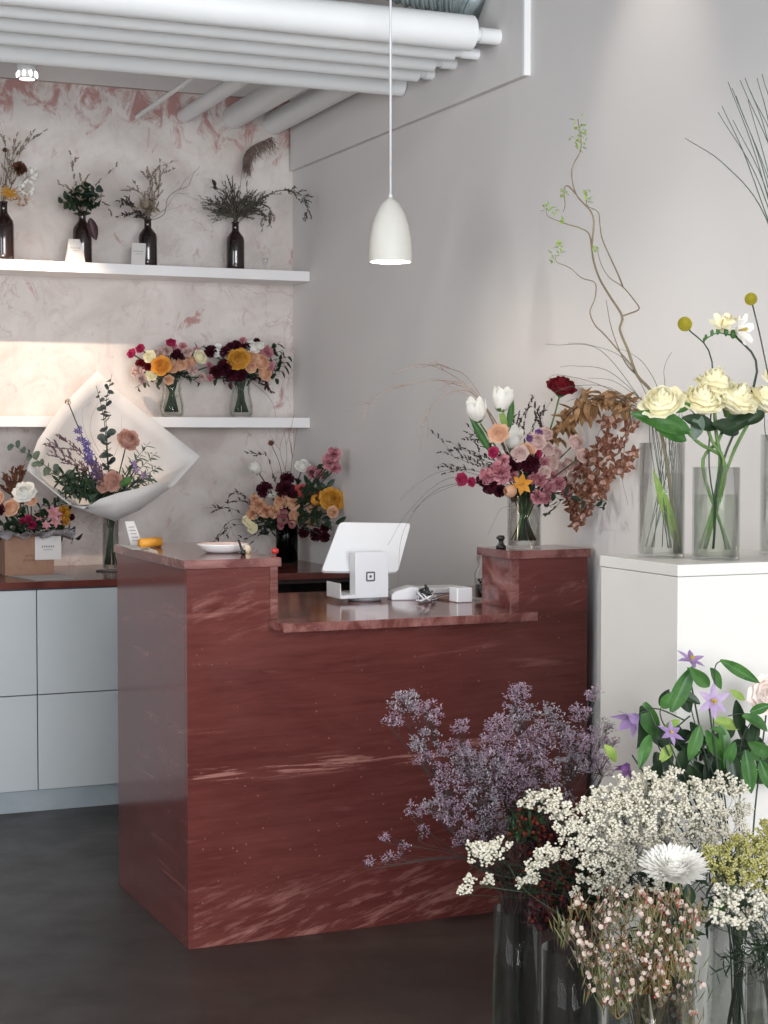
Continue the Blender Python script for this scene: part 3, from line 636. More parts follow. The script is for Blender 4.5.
# ================================================================== plinth vases
def vz(x, y0, rim, Y, wpx, z0): 
    c = PY(x, y0, Y); c.z = z0; return c, wpx/2*dep(c)/F, (y0-rim)*dep(c)/F
c1, r1, h1 = vz(661, 560, 446, 3.53, 46, PZ1); c2, r2, h2 = vz(715.5, 563, 471, 3.41, 47, PZ1); c3, r3, h3 = vz(785, 559, 440, 3.50, 50, PZ1)
vase('tall clear glass cylinder on the plinth holding the curly willow, left of three', c1, r1, h1, water=WATER, wh=.70, group=None)
vase('shorter clear glass cylinder on the plinth holding cream rose stems', c2, r2, h2, water=WATERM, wh=.66)
vase('clear glass cylinder on the plinth cut by the right edge of the photo', c3, r3, h3, water=WATER, wh=.62)
W1 = Bouquet('in the left plinth vase', c1+Vector((0, 0, h1)), c1+Vector((0, 0, .012)), r1*.75, 3.53, (661, 400), 40, .04, stem=STEM, sr=.003)
W2 = Bouquet('in the shorter plinth vase', c2+Vector((0, 0, h2)), c2+Vector((0, 0, .012)), r2*.8, 3.41, (720, 400), 60, .05, stem=STEM, sr=.0042)
W3 = Bouquet('in the right plinth vase', c3+Vector((0, 0, h3)), c3+Vector((0, 0, .012)), r3*.75, 3.50, (785, 400), 60, .05, stem=STEMD, sr=.003)
# cream roses
CR = []
for x, y, r, d, fc, W in ((662, 399, 20, 'cream rose at the far left, leaning over', (-.55, -.5, .8), W2), (703, 397, 20, 'cream rose', (-.1, -.6, .9), W2), (716, 380, 19, 'cream rose, the highest one', (.1, -.3, 1), W2),
                      (738, 396, 21, 'cream rose', (.2, -.6, .9), W2), (766, 396, 19, 'cream rose at the right edge of the photo', (.4, -.5, .8), W2)):
    CR.append(W.fl('openrose', CREAM, x, y, r*1.04, 'cream_rose', d, dy=U(-.04, .02), face=fc, sq=1.25, sr=.0042, stem=STEM))
for a in ((690, 432, 636, 412, 24, LEAF), (682, 418, 720, 428, 18, LEAFD), (728, 420, 760, 404, 20, LEAFD), (712, 424, 742, 432, 20, LEAFD), (700, 414, 694, 440, 16, SAGE), (655, 428, 690, 440, 18, LEAF), (748, 420, 722, 432, 14, LEAFD), (764, 412, 745, 424, 14, LEAFD), (690, 404, 676, 412, 10, LEAF)):
    bladepx(W2, 'rose_leaf', 'green rose leaf', *a[:4], a[4], a[5], dy=-.03, bend=-1, parent=min(CR, key=lambda t: abs(px(t.location)[0]-a[2])))
f = W2.fl
t = f('trumpet', WHITEP, 741, 330, 19, 'white_freesia', 'white freesia spray above the cream roses', dy=0, face=(.4, -.9, .1), stem=STEMD, sr=.003, via=W2.at(757, 372, 0))
for x, y, r, fc in ((722, 323, 15, (-.3, -.6, .6)), (731, 319, 14, (.1, -.3, 1))):
    p = W2.at(x, y, 0); o = bpy.data.objects.new('bloom', bloom_mesh('trumpet', [CREAM, YCEN], 0)); COL.objects.link(o); o.parent = t
    rad = r*dep(p)/F; o.matrix_local = Matrix.LocRotScale(p-Vector(ORG[t.name]), Vector(fc).to_track_quat('Z', 'Y'), Vector((rad,)*3))
q = MB()
fp = [(740, 340), (733, 336), (726, 334), (718, 333), (712, 335), (706, 339), (704, 342)]
q.tube(bez([W2.at(*p, 0) for p in fp], 4), .0022, .001, 5)
for i, (x, y) in enumerate(fp[1:]):
    p = W2.at(x, y-2, 0); q.ico(p, (5-i*.5)*dep(p)/F, (.6, .6, 1.1), .1)
q.build('buds', LEAF, t)
f('pompon', YEL, 685, 324, 7.5, 'billy_button', 'yellow ball flower on a thin stem, the left one', dy=.0, stem=STEMD, sr=.0018, via=W2.at(712, 362, 0)); W3.fl('pompon', YEL, 751, 299, 6.5, 'billy_button', 'yellow ball flower on a thin stem, the right one', dy=0, stem=STEMD, sr=.0018, via=W3.at(762, 345, 0))
W3.fl('openrose', CREAM, 778, 372, 14, 'cream_rose', 'small cream rose', dy=.02)
bladepx(W1, 'broad_blade', 'broad bright green blade leaf under water', 679, 548, 651, 470, 13, LEAFL, dy=-.0, bend=.6); 
# bare stems standing in the left cylinder
for k in range(7): W1.twig('dark_grass', 'straight dark grass stem', [(674+k*1.2, 553), (672+k*1.6, 470), (664+k*3, 412)], .0016, GRASS, cat='grass blade', own_foot=False)
# curly willow
t = thing('curly_willow_branch', 'tall curly willow branch with small green leaves rising above the plinth', 'branch', tuple(c1+Vector((0, 0, .02))))
wy = lambda pts, d=0: [PY(x, y, 3.53+d) for x, y in pts]
main = wy([(676, 550), (668, 470), (656, 410), (650, 390), (637, 375), (628, 350), (620, 330), (622, 316), (609, 295), (598, 275), (592, 250), (593, 216), (576, 194), (572, 169), (581, 148), (578, 119)])
q = MB(); q.tube(bez(main, 5), .0045, .0012, 8); q.build('main_stem', WILLOW, t)
brs = [[(622, 316), (628, 314), (639, 309), (634, 300), (623, 287), (610, 278), (602, 266), (597, 250)], [(623, 287), (617, 272), (603, 241), (600, 226), (598, 212), (587, 205), (587, 190)],
       [(637, 375), (632, 366), (618, 350), (604, 334), (595, 325), (590, 312), (595, 298), (595, 283), (582, 278), (570, 268), (557, 262), (556, 256)], [(592, 250), (589, 234), (580, 228), (570, 225), (561, 222), (548, 216), (546, 208)],
       [(576, 194), (568, 186), (564, 190), (565, 205), (563, 212)], [(640, 378), (625, 362), (612, 330), (606, 300)]]
for i, b in enumerate(brs):
    q = MB(); q.tube(bez(wy(b, U(-.04, .04) if i else 0), 5) if 0 else bez([PY(x, y, 3.53+(.05 if i % 2 else -.05)*k/len(b)) for k, (x, y) in enumerate(b)], 5), .0022, .0007, 6); q.build('side_branch', WILLOW, t)
q = MB()
for (cx, cy, n, rr) in ((578, 122, 9, 6), (581, 134, 9, 6), (582, 146, 9, 5), (576, 140, 5, 5), (563, 196, 8, 5), (587, 198, 10, 6), (550, 212, 6, 5), (563, 222, 6, 4), (556, 250, 10, 5), (551, 257, 7, 4), (595, 250, 5, 5), (548, 208, 5, 4)):
    for k in range(n):
        c = PY(cx+U(-rr, rr), cy+U(-rr, rr), 3.53+U(-.015, .015)); s_ = dep(c)/F
        q.blade(c, (U(-1, 1), U(-1, 1), U(-.6, 1)), (0, 0, 1), U(4, 8)*s_, U(2.5, 4)*s_, U(-.8, .8), .2, 'leaf', 3, 4)
q.build('leaves', LEAFL, t)
# bear grass arcs around the roses, steel grass at right
for pts in ([(645, 405), (600, 350), (555, 345), (545, 344)], [(648, 408), (610, 372), (575, 366), (560, 367)], [(648, 412), (600, 385), (560, 375), (548, 378)], [(648, 415), (610, 388), (575, 386), (555, 392)], [(650, 405), (625, 360), (590, 345), (568, 343)],
            [(660, 395), (645, 365), (628, 352), (615, 348)], [(665, 392), (664, 370), (668, 358), (672, 352)], [(646, 416), (612, 400), (580, 398), (566, 402)], [(650, 418), (620, 412), (600, 430), (590, 470)], [(650, 420), (632, 418), (622, 470), (628, 505)], [(650, 408), (628, 390), (610, 380), (588, 378)]):
    W1.twig('bear_grass_blade', 'thin dark bear grass blade', pts, .0011, GRASS, cat='grass blade')
for pts in ([(752, 175), (722, 106)], [(760, 170), (728, 82)], [(766, 180), (736, 96)], [(770, 150), (745, 78)], [(772, 140), (757, 78)], [(762, 190), (718, 112)], [(775, 130), (762, 74)], [(780, 180), (740, 80)], [(768, 195), (733, 120)], [(765, 216), (725, 165), (685, 138)], [(778, 160), (750, 90)], [(775, 200), (732, 88)], [(772, 188), (748, 100)]):
    W3.twig('steel_grass_blade', 'stiff grey-green steel grass blade', [(800, 330)]+pts, .0026, M('steel_grass', (58, 74, 64), (84, 102, 86), .5, 20), cat='grass blade')
W3.twig('dark_grass', 'straight dark stem', [(768, 440), (764, 400)], .0022, STEMD, cat='grass')

# ================================================================== lower shelf vases
def shelfvase(x, lab):
    c = PY(x, 416, 7.34); c.z = 1.5565; h = 39*dep(c)/F; r = 12.5*dep(c)/F
    vase(lab, c, r, h, water=WATER, wh=.7, prof=[(.86, 0), (.96, .12), (.96, .3), (.72, .68), (.72, .85), (.95, 1)], gl=GL)
    return c, h, r
c, h, r = shelfvase(172, 'waisted clear glass vase on the lower shelf, the left of two')
S = Bouquet('in the left shelf vase', c+Vector((0, 0, h)), c+Vector((0, 0, .012)), r*.6, 7.34, (170, 365), 42, .06, sr=.003)
def many(S, kind, mat, lst, name, desc, **k):
    for x, y, r in lst: S.fl(kind, mat, x, y, r, name, desc, **k)
many(S, 'rose', HOT, [(131, 353, 5), (140, 348, 5), (171, 342, 5)], 'magenta_bud', 'magenta bud')
many(S, 'carnation', RED, [(140, 364, 6), (149, 366, 6)], 'crimson_carnation', 'crimson bloom')
many(S, 'ranunculus', ORANGE, [(161, 365, 10)], 'orange_ranunculus', 'large golden orange ranunculus', dy=-.09)
many(S, 'rose', CREAM, [(151, 374, 7), (149, 356, 7)], 'cream_rose', 'small cream rose')
many(S, 'rose', CREAM, [(201, 356, 8)], 'pale_yellow_rose', 'pale yellow rose', dy=-.06)
many(S, 'carnation', BLUSH, [(137, 371, 7), (160, 353, 7), (167, 350, 6), (187, 351, 6), (193, 369, 6), (203, 377, 5), (142, 379, 5)], 'blush_carnation', 'pale pink ruffled bloom')
many(S, 'carnation', BURG, [(178, 355, 8)], 'burgundy_carnation', 'dark burgundy bloom')
many(S, 'rose', PEACH, [(180, 364, 7), (187, 364, 6), (173, 368, 5), (193, 360, 5), (169, 380, 5)], 'peach_rose', 'small peach pink rose')
many(S, 'carnation', PINK, [(183, 346, 5), (174, 346, 4), (197, 350, 4), (210, 366, 5)], 'pink_carnation', 'small pink bloom')
for x, y in ((180, 376), (190, 376), (145, 382), (135, 388), (165, 384), (200, 384), (205, 345), (155, 384)): S.sprig('leafy_sprig', 'dark leaf sprig', (x, y), 8, 9, 6, LEAFD, dy=-.03)
c, h, r = shelfvase(241, 'waisted clear glass vase on the lower shelf, nearer the corner')
S = Bouquet('in the right shelf vase', c+Vector((0, 0, h)), c+Vector((0, 0, .012)), r*.6, 7.34, (243, 363), 48, .06, sr=.003)
many(S, 'openrose', GOLD, [(238, 358, 11)], 'golden_rose', 'large golden orange rose', dy=-.09)
many(S, 'rose', WHITEP, [(217, 350, 7), (253, 346, 8), (260, 345, 5)], 'white_rose', 'small white rose')
many(S, 'carnation', BURG, [(210, 351, 7), (224, 351, 6), (230, 346, 5), (236, 345, 6), (246, 346, 6), (224, 367, 9), (232, 373, 8), (215, 372, 7), (240, 375, 7), (257, 341, 4)], 'burgundy_carnation', 'dark burgundy bloom')
many(S, 'rose', PEACH, [(252, 356, 8), (262, 361, 9), (266, 373, 8), (251, 367, 6)], 'peach_rose', 'beige peach rose')
many(S, 'carnation', PINK, [(268, 351, 7), (260, 349, 5), (243, 340, 4), (210, 378, 4), (272, 366, 5)], 'pink_carnation', 'dusky pink bloom')
for x, y in ((275, 352), (283, 350), (290, 362), (285, 372), (278, 380), (280, 342), (292, 356), (270, 385), (215, 380), (250, 380), (230, 383), (288, 366)): S.sprig('leafy_sprig', 'dark purple leaf sprig', (x, y), 11, 9, 6, BURL if y % 2 else LEAFD, dy=-.02)
for pts in ([(262, 380), (267, 388)], [(262, 384), (272, 393)]): S.twig('berried_twig', 'small dark berried twig', pts, .0015, TWIGD, 7, BURL, 3)
S.twig('bare_tendril', 'thin tendril trailing below the shelf', [(255, 385), (272, 402), (277, 430), (276, 440)], .0012, TWIG)

# ================================================================== bottles with dried stems on the upper shelf
bprof = [(.001, 0), (.96, .0), (1, .02), (1, .60), (.93, .68), (.62, .76), (.42, .81), (.38, .84), (.38, .97), (.44, .975), (.44, 1), (.3, 1), (.3, .9)]
BS = []
for x, yb, w, top, lab in ((4, 259.5, 20, 203, 'dark brown bottle on the upper shelf, cut by the left edge of the photo'), (82.5, 263.5, 19, 213, 'dark brown bottle on the upper shelf behind the folded white card'), (148, 266, 18.5, 221, 'dark brown bottle on the upper shelf beside the leaning white card'), (235.5, 269.5, 18, 224, 'dark brown bottle on the upper shelf nearest the corner')):
    c = PY(x, yb, 7.33); c.z = 2.2105; k = dep(c)/F; hh = (yb-top)*k+.01; t = thing('brown_bottle', lab, 'bottle', tuple(c), 'dark brown bottles on the upper shelf')
    q = MB(); q.lathe([(a*w/2*k, z*hh) for a, z in bprof], 32, c); q.build('bottle_body', BOTTLE, t)
    q = MB(); q.tube([c+Vector((-.012, -w/2*k-.0002, .018)), c+Vector((-.012, -w/2*k-.0022, .018))], .0045, seg=12); q.build('price_dot', PAPER, t)
    BS.append((c, hh, w/2*k))
def bq(i, where, cen, Rr): c, hh, r = BS[i]; return Bouquet(where, c+Vector((0, 0, hh)), c+Vector((0, 0, .02)), r*.26, 7.33, cen, Rr, .03, stem=DRYG, sr=.0014)
S = bq(0, 'in the leftmost bottle', (10, 180), 30)
S.fl('daisy', GOLD, 9, 193, 11, 'dried_sunflower', 'dried golden flower', face=(.1, -.8, .5)); S.fl('carnation', BROWNP, 20, 168, 8, 'dried_brown_bloom', 'dried brown bloom', sr=.0014); S.fl('seedhead', BROWNP, 5, 150, 3, 'dried_seed_flower', 'small dark seed head', sr=.001)
S.fl('cluster', WHITEP, 27, 188, 9, 'dried_white_cluster', 'pale lacy dried cluster'); S.fl('cluster', WHITEP, 31, 174, 8, 'dried_white_cluster', 'pale lacy dried cluster'); S.fl('cluster', TAN, 22, 200, 7, 'dried_white_cluster', 'pale lacy dried cluster')
for pts in ([(6, 190), (8, 160), (2, 130)], [(8, 190), (15, 158), (30, 135)], [(10, 195), (12, 165), (14, 138)], [(4, 190), (-3, 165), (-8, 140)], [(10, 190), (22, 150), (48, 128)]): S.twig('dried_grass_stem', 'tan dried grass stem', pts, .0018, DRY, 9, DRY, 2, branches=4, blen=16)
S = bq(1, 'in the bottle behind the folded card', (82, 195), 22)
for x, y in ((62, 202), (68, 197), (74, 190), (82, 194), (90, 192), (97, 190), (98, 204), (76, 207), (90, 207), (86, 186), (70, 205)): S.sprig('greygreen_sprig', 'grey-green round-leaved sprig', (x, y), 9, 9, 8, EUC if x % 2 else LEAFD, dy=U(-.05, .02), shape='round', start=.3)
for pts in ([(78, 200), (72, 190), (57, 183)], [(82, 200), (82, 186), (80, 176)], [(84, 200), (96, 185), (120, 163)], [(80, 200), (74, 178), (70, 150)], [(88, 200), (104, 203), (112, 215)]): S.twig('dried_grass_stem', 'thin tan dried stem', pts, .0012, DRY, 7, DRY, 2.5, branches=1, blen=10)
bladepx(S, 'burgundy_sprig', 'large dried burgundy leaf', 90, 218, 96, 240, 12, BURL, dy=-.05)
S = bq(2, 'in the bottle beside the leaning card', (150, 205), 25)
for pts in ([(150, 215), (152, 190), (155, 170), (178, 160)], [(148, 216), (150, 186), (146, 170)], [(150, 214), (158, 182), (168, 165)], [(148, 215), (142, 195), (130, 188)], [(150, 215), (158, 195), (160, 172)]): S.twig('dried_grass_stem', 'pale dried grass stem', pts, .0018, DRY, 12, DRY, 1.7, branches=5, blen=12)
for pts in ([(147, 216), (136, 212), (124, 200), (122, 205)], [(146, 216), (134, 208), (128, 198)], [(146, 218), (132, 214), (126, 216)]): S.twig('dark_knobbly_twig', 'knobbly twig curling left', pts, .0016, TWIGD, 9, TWIGD, 2.2, branches=3, blen=12)
S.twig('curly_twig', 'wavy dark curly twig reaching right', [(152, 220), (164, 214), (168, 198), (178, 190), (188, 186), (193, 175), (200, 166)], .0016, TWIGD, branches=1); S.twig('curly_twig', 'lower wavy curly twig reaching right', [(152, 218), (166, 208), (176, 194), (190, 194)], .0013, TWIG, branches=2)
for x, y in ((148, 206), (156, 208), (140, 206), (150, 198)): S.sprig('pale_dried_leaf_sprig', 'pale dried leaf sprig', (x, y), 7, 9, 5, DRY, start=.4)
S = bq(3, 'in the bottle nearest the corner', (235, 200), 35)
for k in range(26):
    a = U(-1.25, 1.25); L = U(22, 42); x = 236+math.sin(a)*L; y = 220-math.cos(a)*L*.95
    S.twig('dried_dark_sprig', 'wispy dark dried sprig', [(236+math.sin(a)*L*.4, 220-math.cos(a)*L*.5), (x, y)], .0013, DRYG if k % 2 else TWIGD, 9, DRYG if k % 3 else TWIGD, 1.5, dys=[U(-.03, .03), U(-.08, .04)], branches=7, blen=13)
S.twig('seed_twig', 'thin stem with a dark seed tip leaning left', [(230, 210), (218, 192), (209, 179)], .0018, TWIGD, 1, TWIGD, 5)
t = S.twig('plume_grass', 'tall brown feathery plume', [(238, 215), (241, 180), (243, 165)], .002, PLUME)
q = MB()
pl = bez([S.at(243, 166, 0), S.at(244, 156, 0), S.at(252, 146, 0), S.at(271, 137, 0)], 14)
for i, p in enumerate(pl):
    for k in range(10): q.tube([p, p+Vector((U(-.004, .034), U(-.012, .012), U(-.035, .003))), p+Vector((U(.0, .045), U(-.02, .02), U(-.075, -.01)))], .0011, .0004, 3)
q.build('plume', PLUME, t)
for pts in ([(238, 222), (255, 204), (275, 192), (295, 192), (307, 205), (306, 220)], [(238, 222), (262, 198), (285, 190), (303, 196), (309, 210)]): S.twig('arching_dried_frond', 'dark dried frond arching right', pts, .0014, TWIGD, 16, DRYG, 1.4, dys=[0, -.03, -.06, -.09, -.1, -.1][:len(pts)], branches=10, blen=10)
for pts in ([(240, 222), (258, 205), (270, 210), (268, 228)], [(240, 222), (252, 208), (264, 215), (262, 232)]): S.twig('drooping_dried_frond', 'small dried frond drooping right', pts, .0012, TWIGD, 12, DRYG, 1.4, branches=8, blen=9)
# cards and a little glass on the upper shelf
for (x0, x1, yb, top, ln, lab, nm_) in ((67, 85.5, 262, 238, 3, 'small white folded card standing on the upper shelf before a bottle', 'folded_card'), (131, 145, 265.5, 243, -2.5, 'small white card leaning on the third bottle on the upper shelf', 'white_card')):
    b0 = PY(x0, yb, 7.275); b1 = PY(x1, yb, 7.275); k = dep(b0)/F; hh = (yb-top)*k; b0.z = b1.z = 2.2102
    t = thing(nm_, lab, 'card', tuple((b0+b1)/2))
    q = MB(); s0 = Vector((ln*k*-1, .02, hh)); 
    vs = [b0, b1, b1+Vector((-s0.x*0-.0, .02, hh))-Vector((ln*k, 0, 0)), b0+Vector((0, .02, hh))-Vector((-abs(ln)*k if ln > 0 else ln*k, 0, 0))]
    n = Vector((0, .0012, 0)); q.add(vs+[v+n for v in vs], [(0, 1, 2, 3), (7, 6, 5, 4), (0, 4, 5, 1), (1, 5, 6, 2), (2, 6, 7, 3), (3, 7, 4, 0)])
    if ln > 0: vs2 = [b0+Vector((0, .045, 0)), b1+Vector((0, .045, 0)), vs[2]+n, vs[3]+n]; q.add(vs2+[v+n for v in vs2], [(0, 1, 2, 3), (7, 6, 5, 4), (0, 4, 5, 1), (1, 5, 6, 2), (2, 6, 7, 3), (3, 7, 4, 0)])
    q.build('card_face', PAPER, t, smooth=False)
    q = MB(); cc = (vs[0]+vs[1]+vs[2]+vs[3])/4
    for kx in range(5): q.tube([cc+Vector((-.022+kx*.009, -.0015, .012)), cc+Vector((-.017+kx*.009, -.0015, .012))], .0016, seg=4)
    q.tube([cc+Vector((-.014, -.0022, .0)), cc+Vector((.016, -.0022, .0))], .0008, seg=4); q.build('print', GREYL, t)
c = PY(265, 271, 7.30); c.z = 2.2105; vase('tiny clear glass on the upper shelf beside the last bottle', c, .014, .055, prof=[(.7, 0), (.4, .1), (.3, .4), (.9, .7), (1, 1)], name='small_glass')

# ================================================================== bouquet in the corner on the worktop
cY = 7.2; c = PY(287, 568, cY); c.z = WT+.0005; k = dep(c)/F; h = 44*k; r = 11*k
vase('dark smoky glass vase on the worktop in the corner', c, r, h, gl=glass('dark_vase_glass', (.25, .3, .3), .8), water=WATER, wh=.6)
S = Bouquet('in the corner vase', c+Vector((0, 0, h)), c+Vector((0, 0, .012)), r*.75, cY, (290, 505), 52, .1, sr=.0028)
many(S, 'tulip', WHITEP, [(257, 470, 8), (272, 495, 6)], 'white_tulip', 'white tulip'); many(S, 'rose', WHITEP, [(303, 465, 8)], 'white_rose', 'round white bloom')
S.fl('seedhead', BROWNP, 271, 443, 3.5, 'dark_seed_head', 'small dark seed head', dy=0, via=S.at(281, 470, 0), sr=.0015)
many(S, 'carnation', PINK, [(331, 462, 10), (334, 454, 8), (314, 472, 8), (336, 468, 6), (320, 474, 6)], 'pink_carnation', 'mauve pink ruffled bloom', dy=.0)
many(S, 'ranunculus', CORAL, [(303, 492, 10)], 'coral_ranunculus', 'large coral ranunculus', dy=-.1); many(S, 'carnation', CORAL, [(316, 493, 6)], 'red_carnation', 'small coral red bloom')
many(S, 'openrose', GOLD, [(332, 499, 12)], 'golden_rose', 'large golden rose', dy=-.05); many(S, 'bud', ORANGE, [(316, 500, 7)], 'yellow_bud', 'yellow petal bud', dy=-.1)
many(S, 'carnation', PEACH, [(258, 505, 9), (266, 511, 8), (252, 513, 7), (274, 512, 7), (254, 498, 5)], 'peach_carnation', 'ruffled peach bloom'); many(S, 'ranunculus', PEACH, [(281, 501, 8), (293, 503, 7), (333, 512, 6)], 'peach_ranunculus', 'peach ranunculus')
many(S, 'tulip', PINK, [(283, 520, 8), (284, 514, 6), (292, 524, 6), (281, 526, 5)], 'pink_tulip', 'rosy pink cupped bloom', dy=-.1); many(S, 'rose', PEACH, [(297, 516, 8)], 'peach_rose', 'round peach rose', dy=-.1)
many(S, 'rose', TAN, [(313, 507, 7), (312, 520, 7), (305, 519, 5)], 'tan_rose', 'tan brown rose'); many(S, 'rose', CREAM, [(246, 520, 5), (252, 528, 6), (249, 524, 4)], 'cream_rose', 'small cream rose')
many(S, 'carnation', BURG, [(264, 489, 9), (285, 488, 10), (287, 478, 8), (284, 505, 6), (304, 533, 6), (316, 535, 7), (325, 537, 6), (293, 494, 6), (298, 505, 6), (325, 528, 5)], 'burgundy_carnation', 'dark burgundy bloom')
for x, y in ((262, 520), (270, 528), (266, 536), (276, 530), (305, 526), (325, 520), (300, 480), (326, 476), (320, 466), (318, 488), (258, 530), (340, 525), (330, 485)): S.sprig('leafy_sprig', 'dark leaf sprig', (x, y), 10, 12, 7, LEAFD, dy=-.02)
for pts in ([(284, 480), (287, 455), (284, 430)], [(290, 480), (292, 455), (288, 430)], [(290, 480), (294, 450), (297, 428)], [(287, 480), (280, 450), (286, 428)]): S.twig('brown_twig', 'upright thin brown twig', pts, .0016, TWIG, branches=1)
for pts in ([(268, 520), (240, 500), (212, 512)], [(262, 528), (235, 525), (210, 545)], [(265, 515), (240, 492), (228, 500), (233, 518)], [(262, 525), (230, 508), (205, 508)], [(265, 530), (245, 540), (240, 552)], [(262, 522), (232, 520), (215, 540), (205, 552)], [(275, 480), (266, 455), (253, 457)]): S.twig('side_twig', 'thin dark twig reaching left', pts, .0013, TWIGD, 5, BURL, 2.2, branches=3, blen=15)

# ================================================================== wrapped bouquet in a narrow vase
bY = 7.08; c = PY(111, 575, bY); c.z = WT+.004; k = dep(c)/F; r = 8.5*k; h = 64*k
q = MB(); q.lathe([(0, -.0035), (.062, -.0035), (.062, 0), (0, 0)], 36, c); tag(q.build('round_coaster', M('coaster_grey', (70, 66, 66), (92, 86, 84), .5)), 'flat dark round coaster under the narrow vase on the worktop', 'coaster')
vase('narrow clear glass vase on the worktop holding the paper-wrapped bouquet', c, r, h, water=WATER, wh=.7)
S = Bouquet('in the paper wrap', c+Vector((0, 0, h)), c+Vector((0, 0, .012)), r*.7, bY-.06, (100, 455), 70, .02, sr=.0026)
for k_ in range(6): S.twig('dark_grass', 'dark stem', [(112+k_, 510), (110+k_, 490)], .004, STEMD, cat='grass')
# paper wrap: a square sheet cupped round the stems; the edge follows the photo's diamond
PYc = bY-.05
rim = [((115, 521), -.08), ((70, 505), -.12), ((27, 470), -.08), ((38, 440), .0), ((60, 408), .08), ((97, 371), .14), ((125, 397), .12), ((160, 425), .05), ((200, 456), -.08), ((175, 484), -.13), ((140, 508), -.12)]
_r = [PY(x, y, PYc+d) for (x, y), d in rim]; _r.append(_r[0]); RP = [_r[i].lerp(_r[i+1], k_/4) for i in range(len(_r)-1) for k_ in range(4)]+[_r[-1]]
cen = PY(112, 508, PYc+.06); q = MB(); nr = 7; vs = []
for j in range(nr+1):
    t_ = j/nr
    for p in RP[:-1]:
        v = cen.lerp(p, t_); v = v+Vector((0, .075*math.sin(PI*t_)+.0, 0))
        v += Vector((0, .004*math.sin(p.x*60+t_*9)*t_, 0)); vs.append(v)
n = len(RP)-1
q.add(vs, [(j*n+i, j*n+(i+1) % n, (j+1)*n+(i+1) % n, (j+1)*n+i) for j in range(nr) for i in range(n)])
o = q.build('paper_wrap', PAPER); md = o.modifiers.new('s', 'SOLIDIFY'); md.thickness = .0012; tag(o, 'large white sheet of paper wrapped as a diamond round a bouquet', 'wrapping paper')
q = MB()   # front fold
fr = [(70, 505), (88, 512), (115, 521), (140, 510), (170, 488), (158, 482), (140, 488), (118, 493), (100, 499), (84, 509)]
ds = [-.125, -.13, -.12, -.13, -.135, -.15, -.16, -.16, -.16, -.15]
q.add([PY(x, y, PYc+d) for (x, y), d in zip(fr, ds)]+[PY(115, 505, PYc-.15)], [(i, (i+1) % 10, 10) for i in range(10)])
oo = q.build('front_fold', PAPER, None); ORG_o = ORG[oo.name]; oo.parent = o; oo.location = Vector(ORG_o)-Vector(ORG[o.name])
oo.modifiers.new('s', 'SOLIDIFY').thickness = .001
# stems: eucalyptus, delphinium, roses, statice
def at2(x, y, d=-.05): return PY(x, y, PYc+d)
for (pts, L, nn, lab, mt) in (([(110, 488), (107, 440), (106, 405), (112, 374)], 10, 22, 'tall upright dark eucalyptus stem with round leaf pairs', EUC), ([(108, 470), (104, 420), (96, 385)], 7, 12, 'thin eucalyptus tip rising left of the tall stem', EUC),
                         ([(105, 492), (70, 482), (40, 462), (10, 443)], 12, 26, 'silvery eucalyptus stem reaching far left', SAGE), ([(105, 495), (80, 492), (58, 495), (64, 505)], 7, 20, 'silvery eucalyptus stem drooping left', SAGE)):
    P = [at2(x, y, -.06) for x, y in pts]; path = bez(P, 8); t = thing('eucalyptus_stem', None, 'sprig', tuple(path[0])); PENDING.append((t, lab+' in the paper wrap', px(P[-1])))
    q = MB(); q.tube(path, .0022, .0009, 5); q.build('stem', STEMD, t); q = MB(); k = dep(P[0])/F
    for j in range(nn):
        i = int(j/nn*(len(path)-1)); T = (path[min(i+1, len(path)-1)]-path[max(i-1, 0)]).normalized(); d_, s_, n_ = frame(T); a = j*PI+(j//2)*1.2; sz = L*k*(1.15-.6*j/nn)
        q.blade(path[i], (s_*math.cos(a)+n_*math.sin(a)*.5)+T*.2, T*.55-FW*.8, sz*1.1, sz*1.0, U(-.3, .3), .15, 'round', 5, 5)
    q.build('leaves', mt, t)
t = S.twig('delphinium_stem', 'violet blue delphinium spike', [(105, 490), (95, 465), (80, 432)], .002, STEM, own_foot=False)
for i in range(24):
    v = i/23; p = at2(101-23*v+U(-5, 5)*(1-v*.4), 478-48*v+U(-3, 3), -.08+U(-.02, .02)); rad = U(6, 7.5)*(1-.45*v)*dep(p)/F
    o = bpy.data.objects.new('floret', bloom_mesh('star', [VIOLET, YCEN], i % 2)); COL.objects.link(o); o.parent = t
    o.matrix_local = Matrix.LocRotScale(p-Vector(ORG[t.name]), Vector((U(-.7, .7), -1, U(-.4, .6))).to_track_quat('Z', 'Y'), Vector((rad,)*3))
def pf(kind, mat, x, y, r, name, desc): return S.fl(kind, mat, x, y, r, name, desc, dy=-.1)
pf('openrose', DUSTY, 129, 439, 11, 'dusty_peach_rose', 'dusty peach rose, the higher one'); DR_ = pf('rose', DUSTY, 113, 481, 10, 'dusty_pink_rose', 'dusty pink rose at the paper edge'); pf('rose', DUSTY, 103, 486, 7, 'dusty_pink_rose', 'small dusty rose low at left')
for x, y in ((136, 470), (143, 475), (134, 464)): pf('star', LILAC, x, y, 5, 'lilac_floret', 'small lilac star flower')
pf('cluster', TAN, 68, 402, 3.5, 'pale_dried_tip', 'pale dried tip on a thin stalk'); 
for pts in ([(105, 485), (75, 462), (45, 437)], [(105, 485), (80, 455), (58, 433)], [(105, 488), (78, 468), (48, 450)], [(105, 488), (88, 460), (68, 440)]): S.twig('mauve_filler_stem', 'mauve brown filler stem', pts, .0014, TWIG, 16, M('mauve_buds', (104, 76, 88), (134, 104, 114)), 1.9, dys=[-.08]*3, branches=7, blen=12)
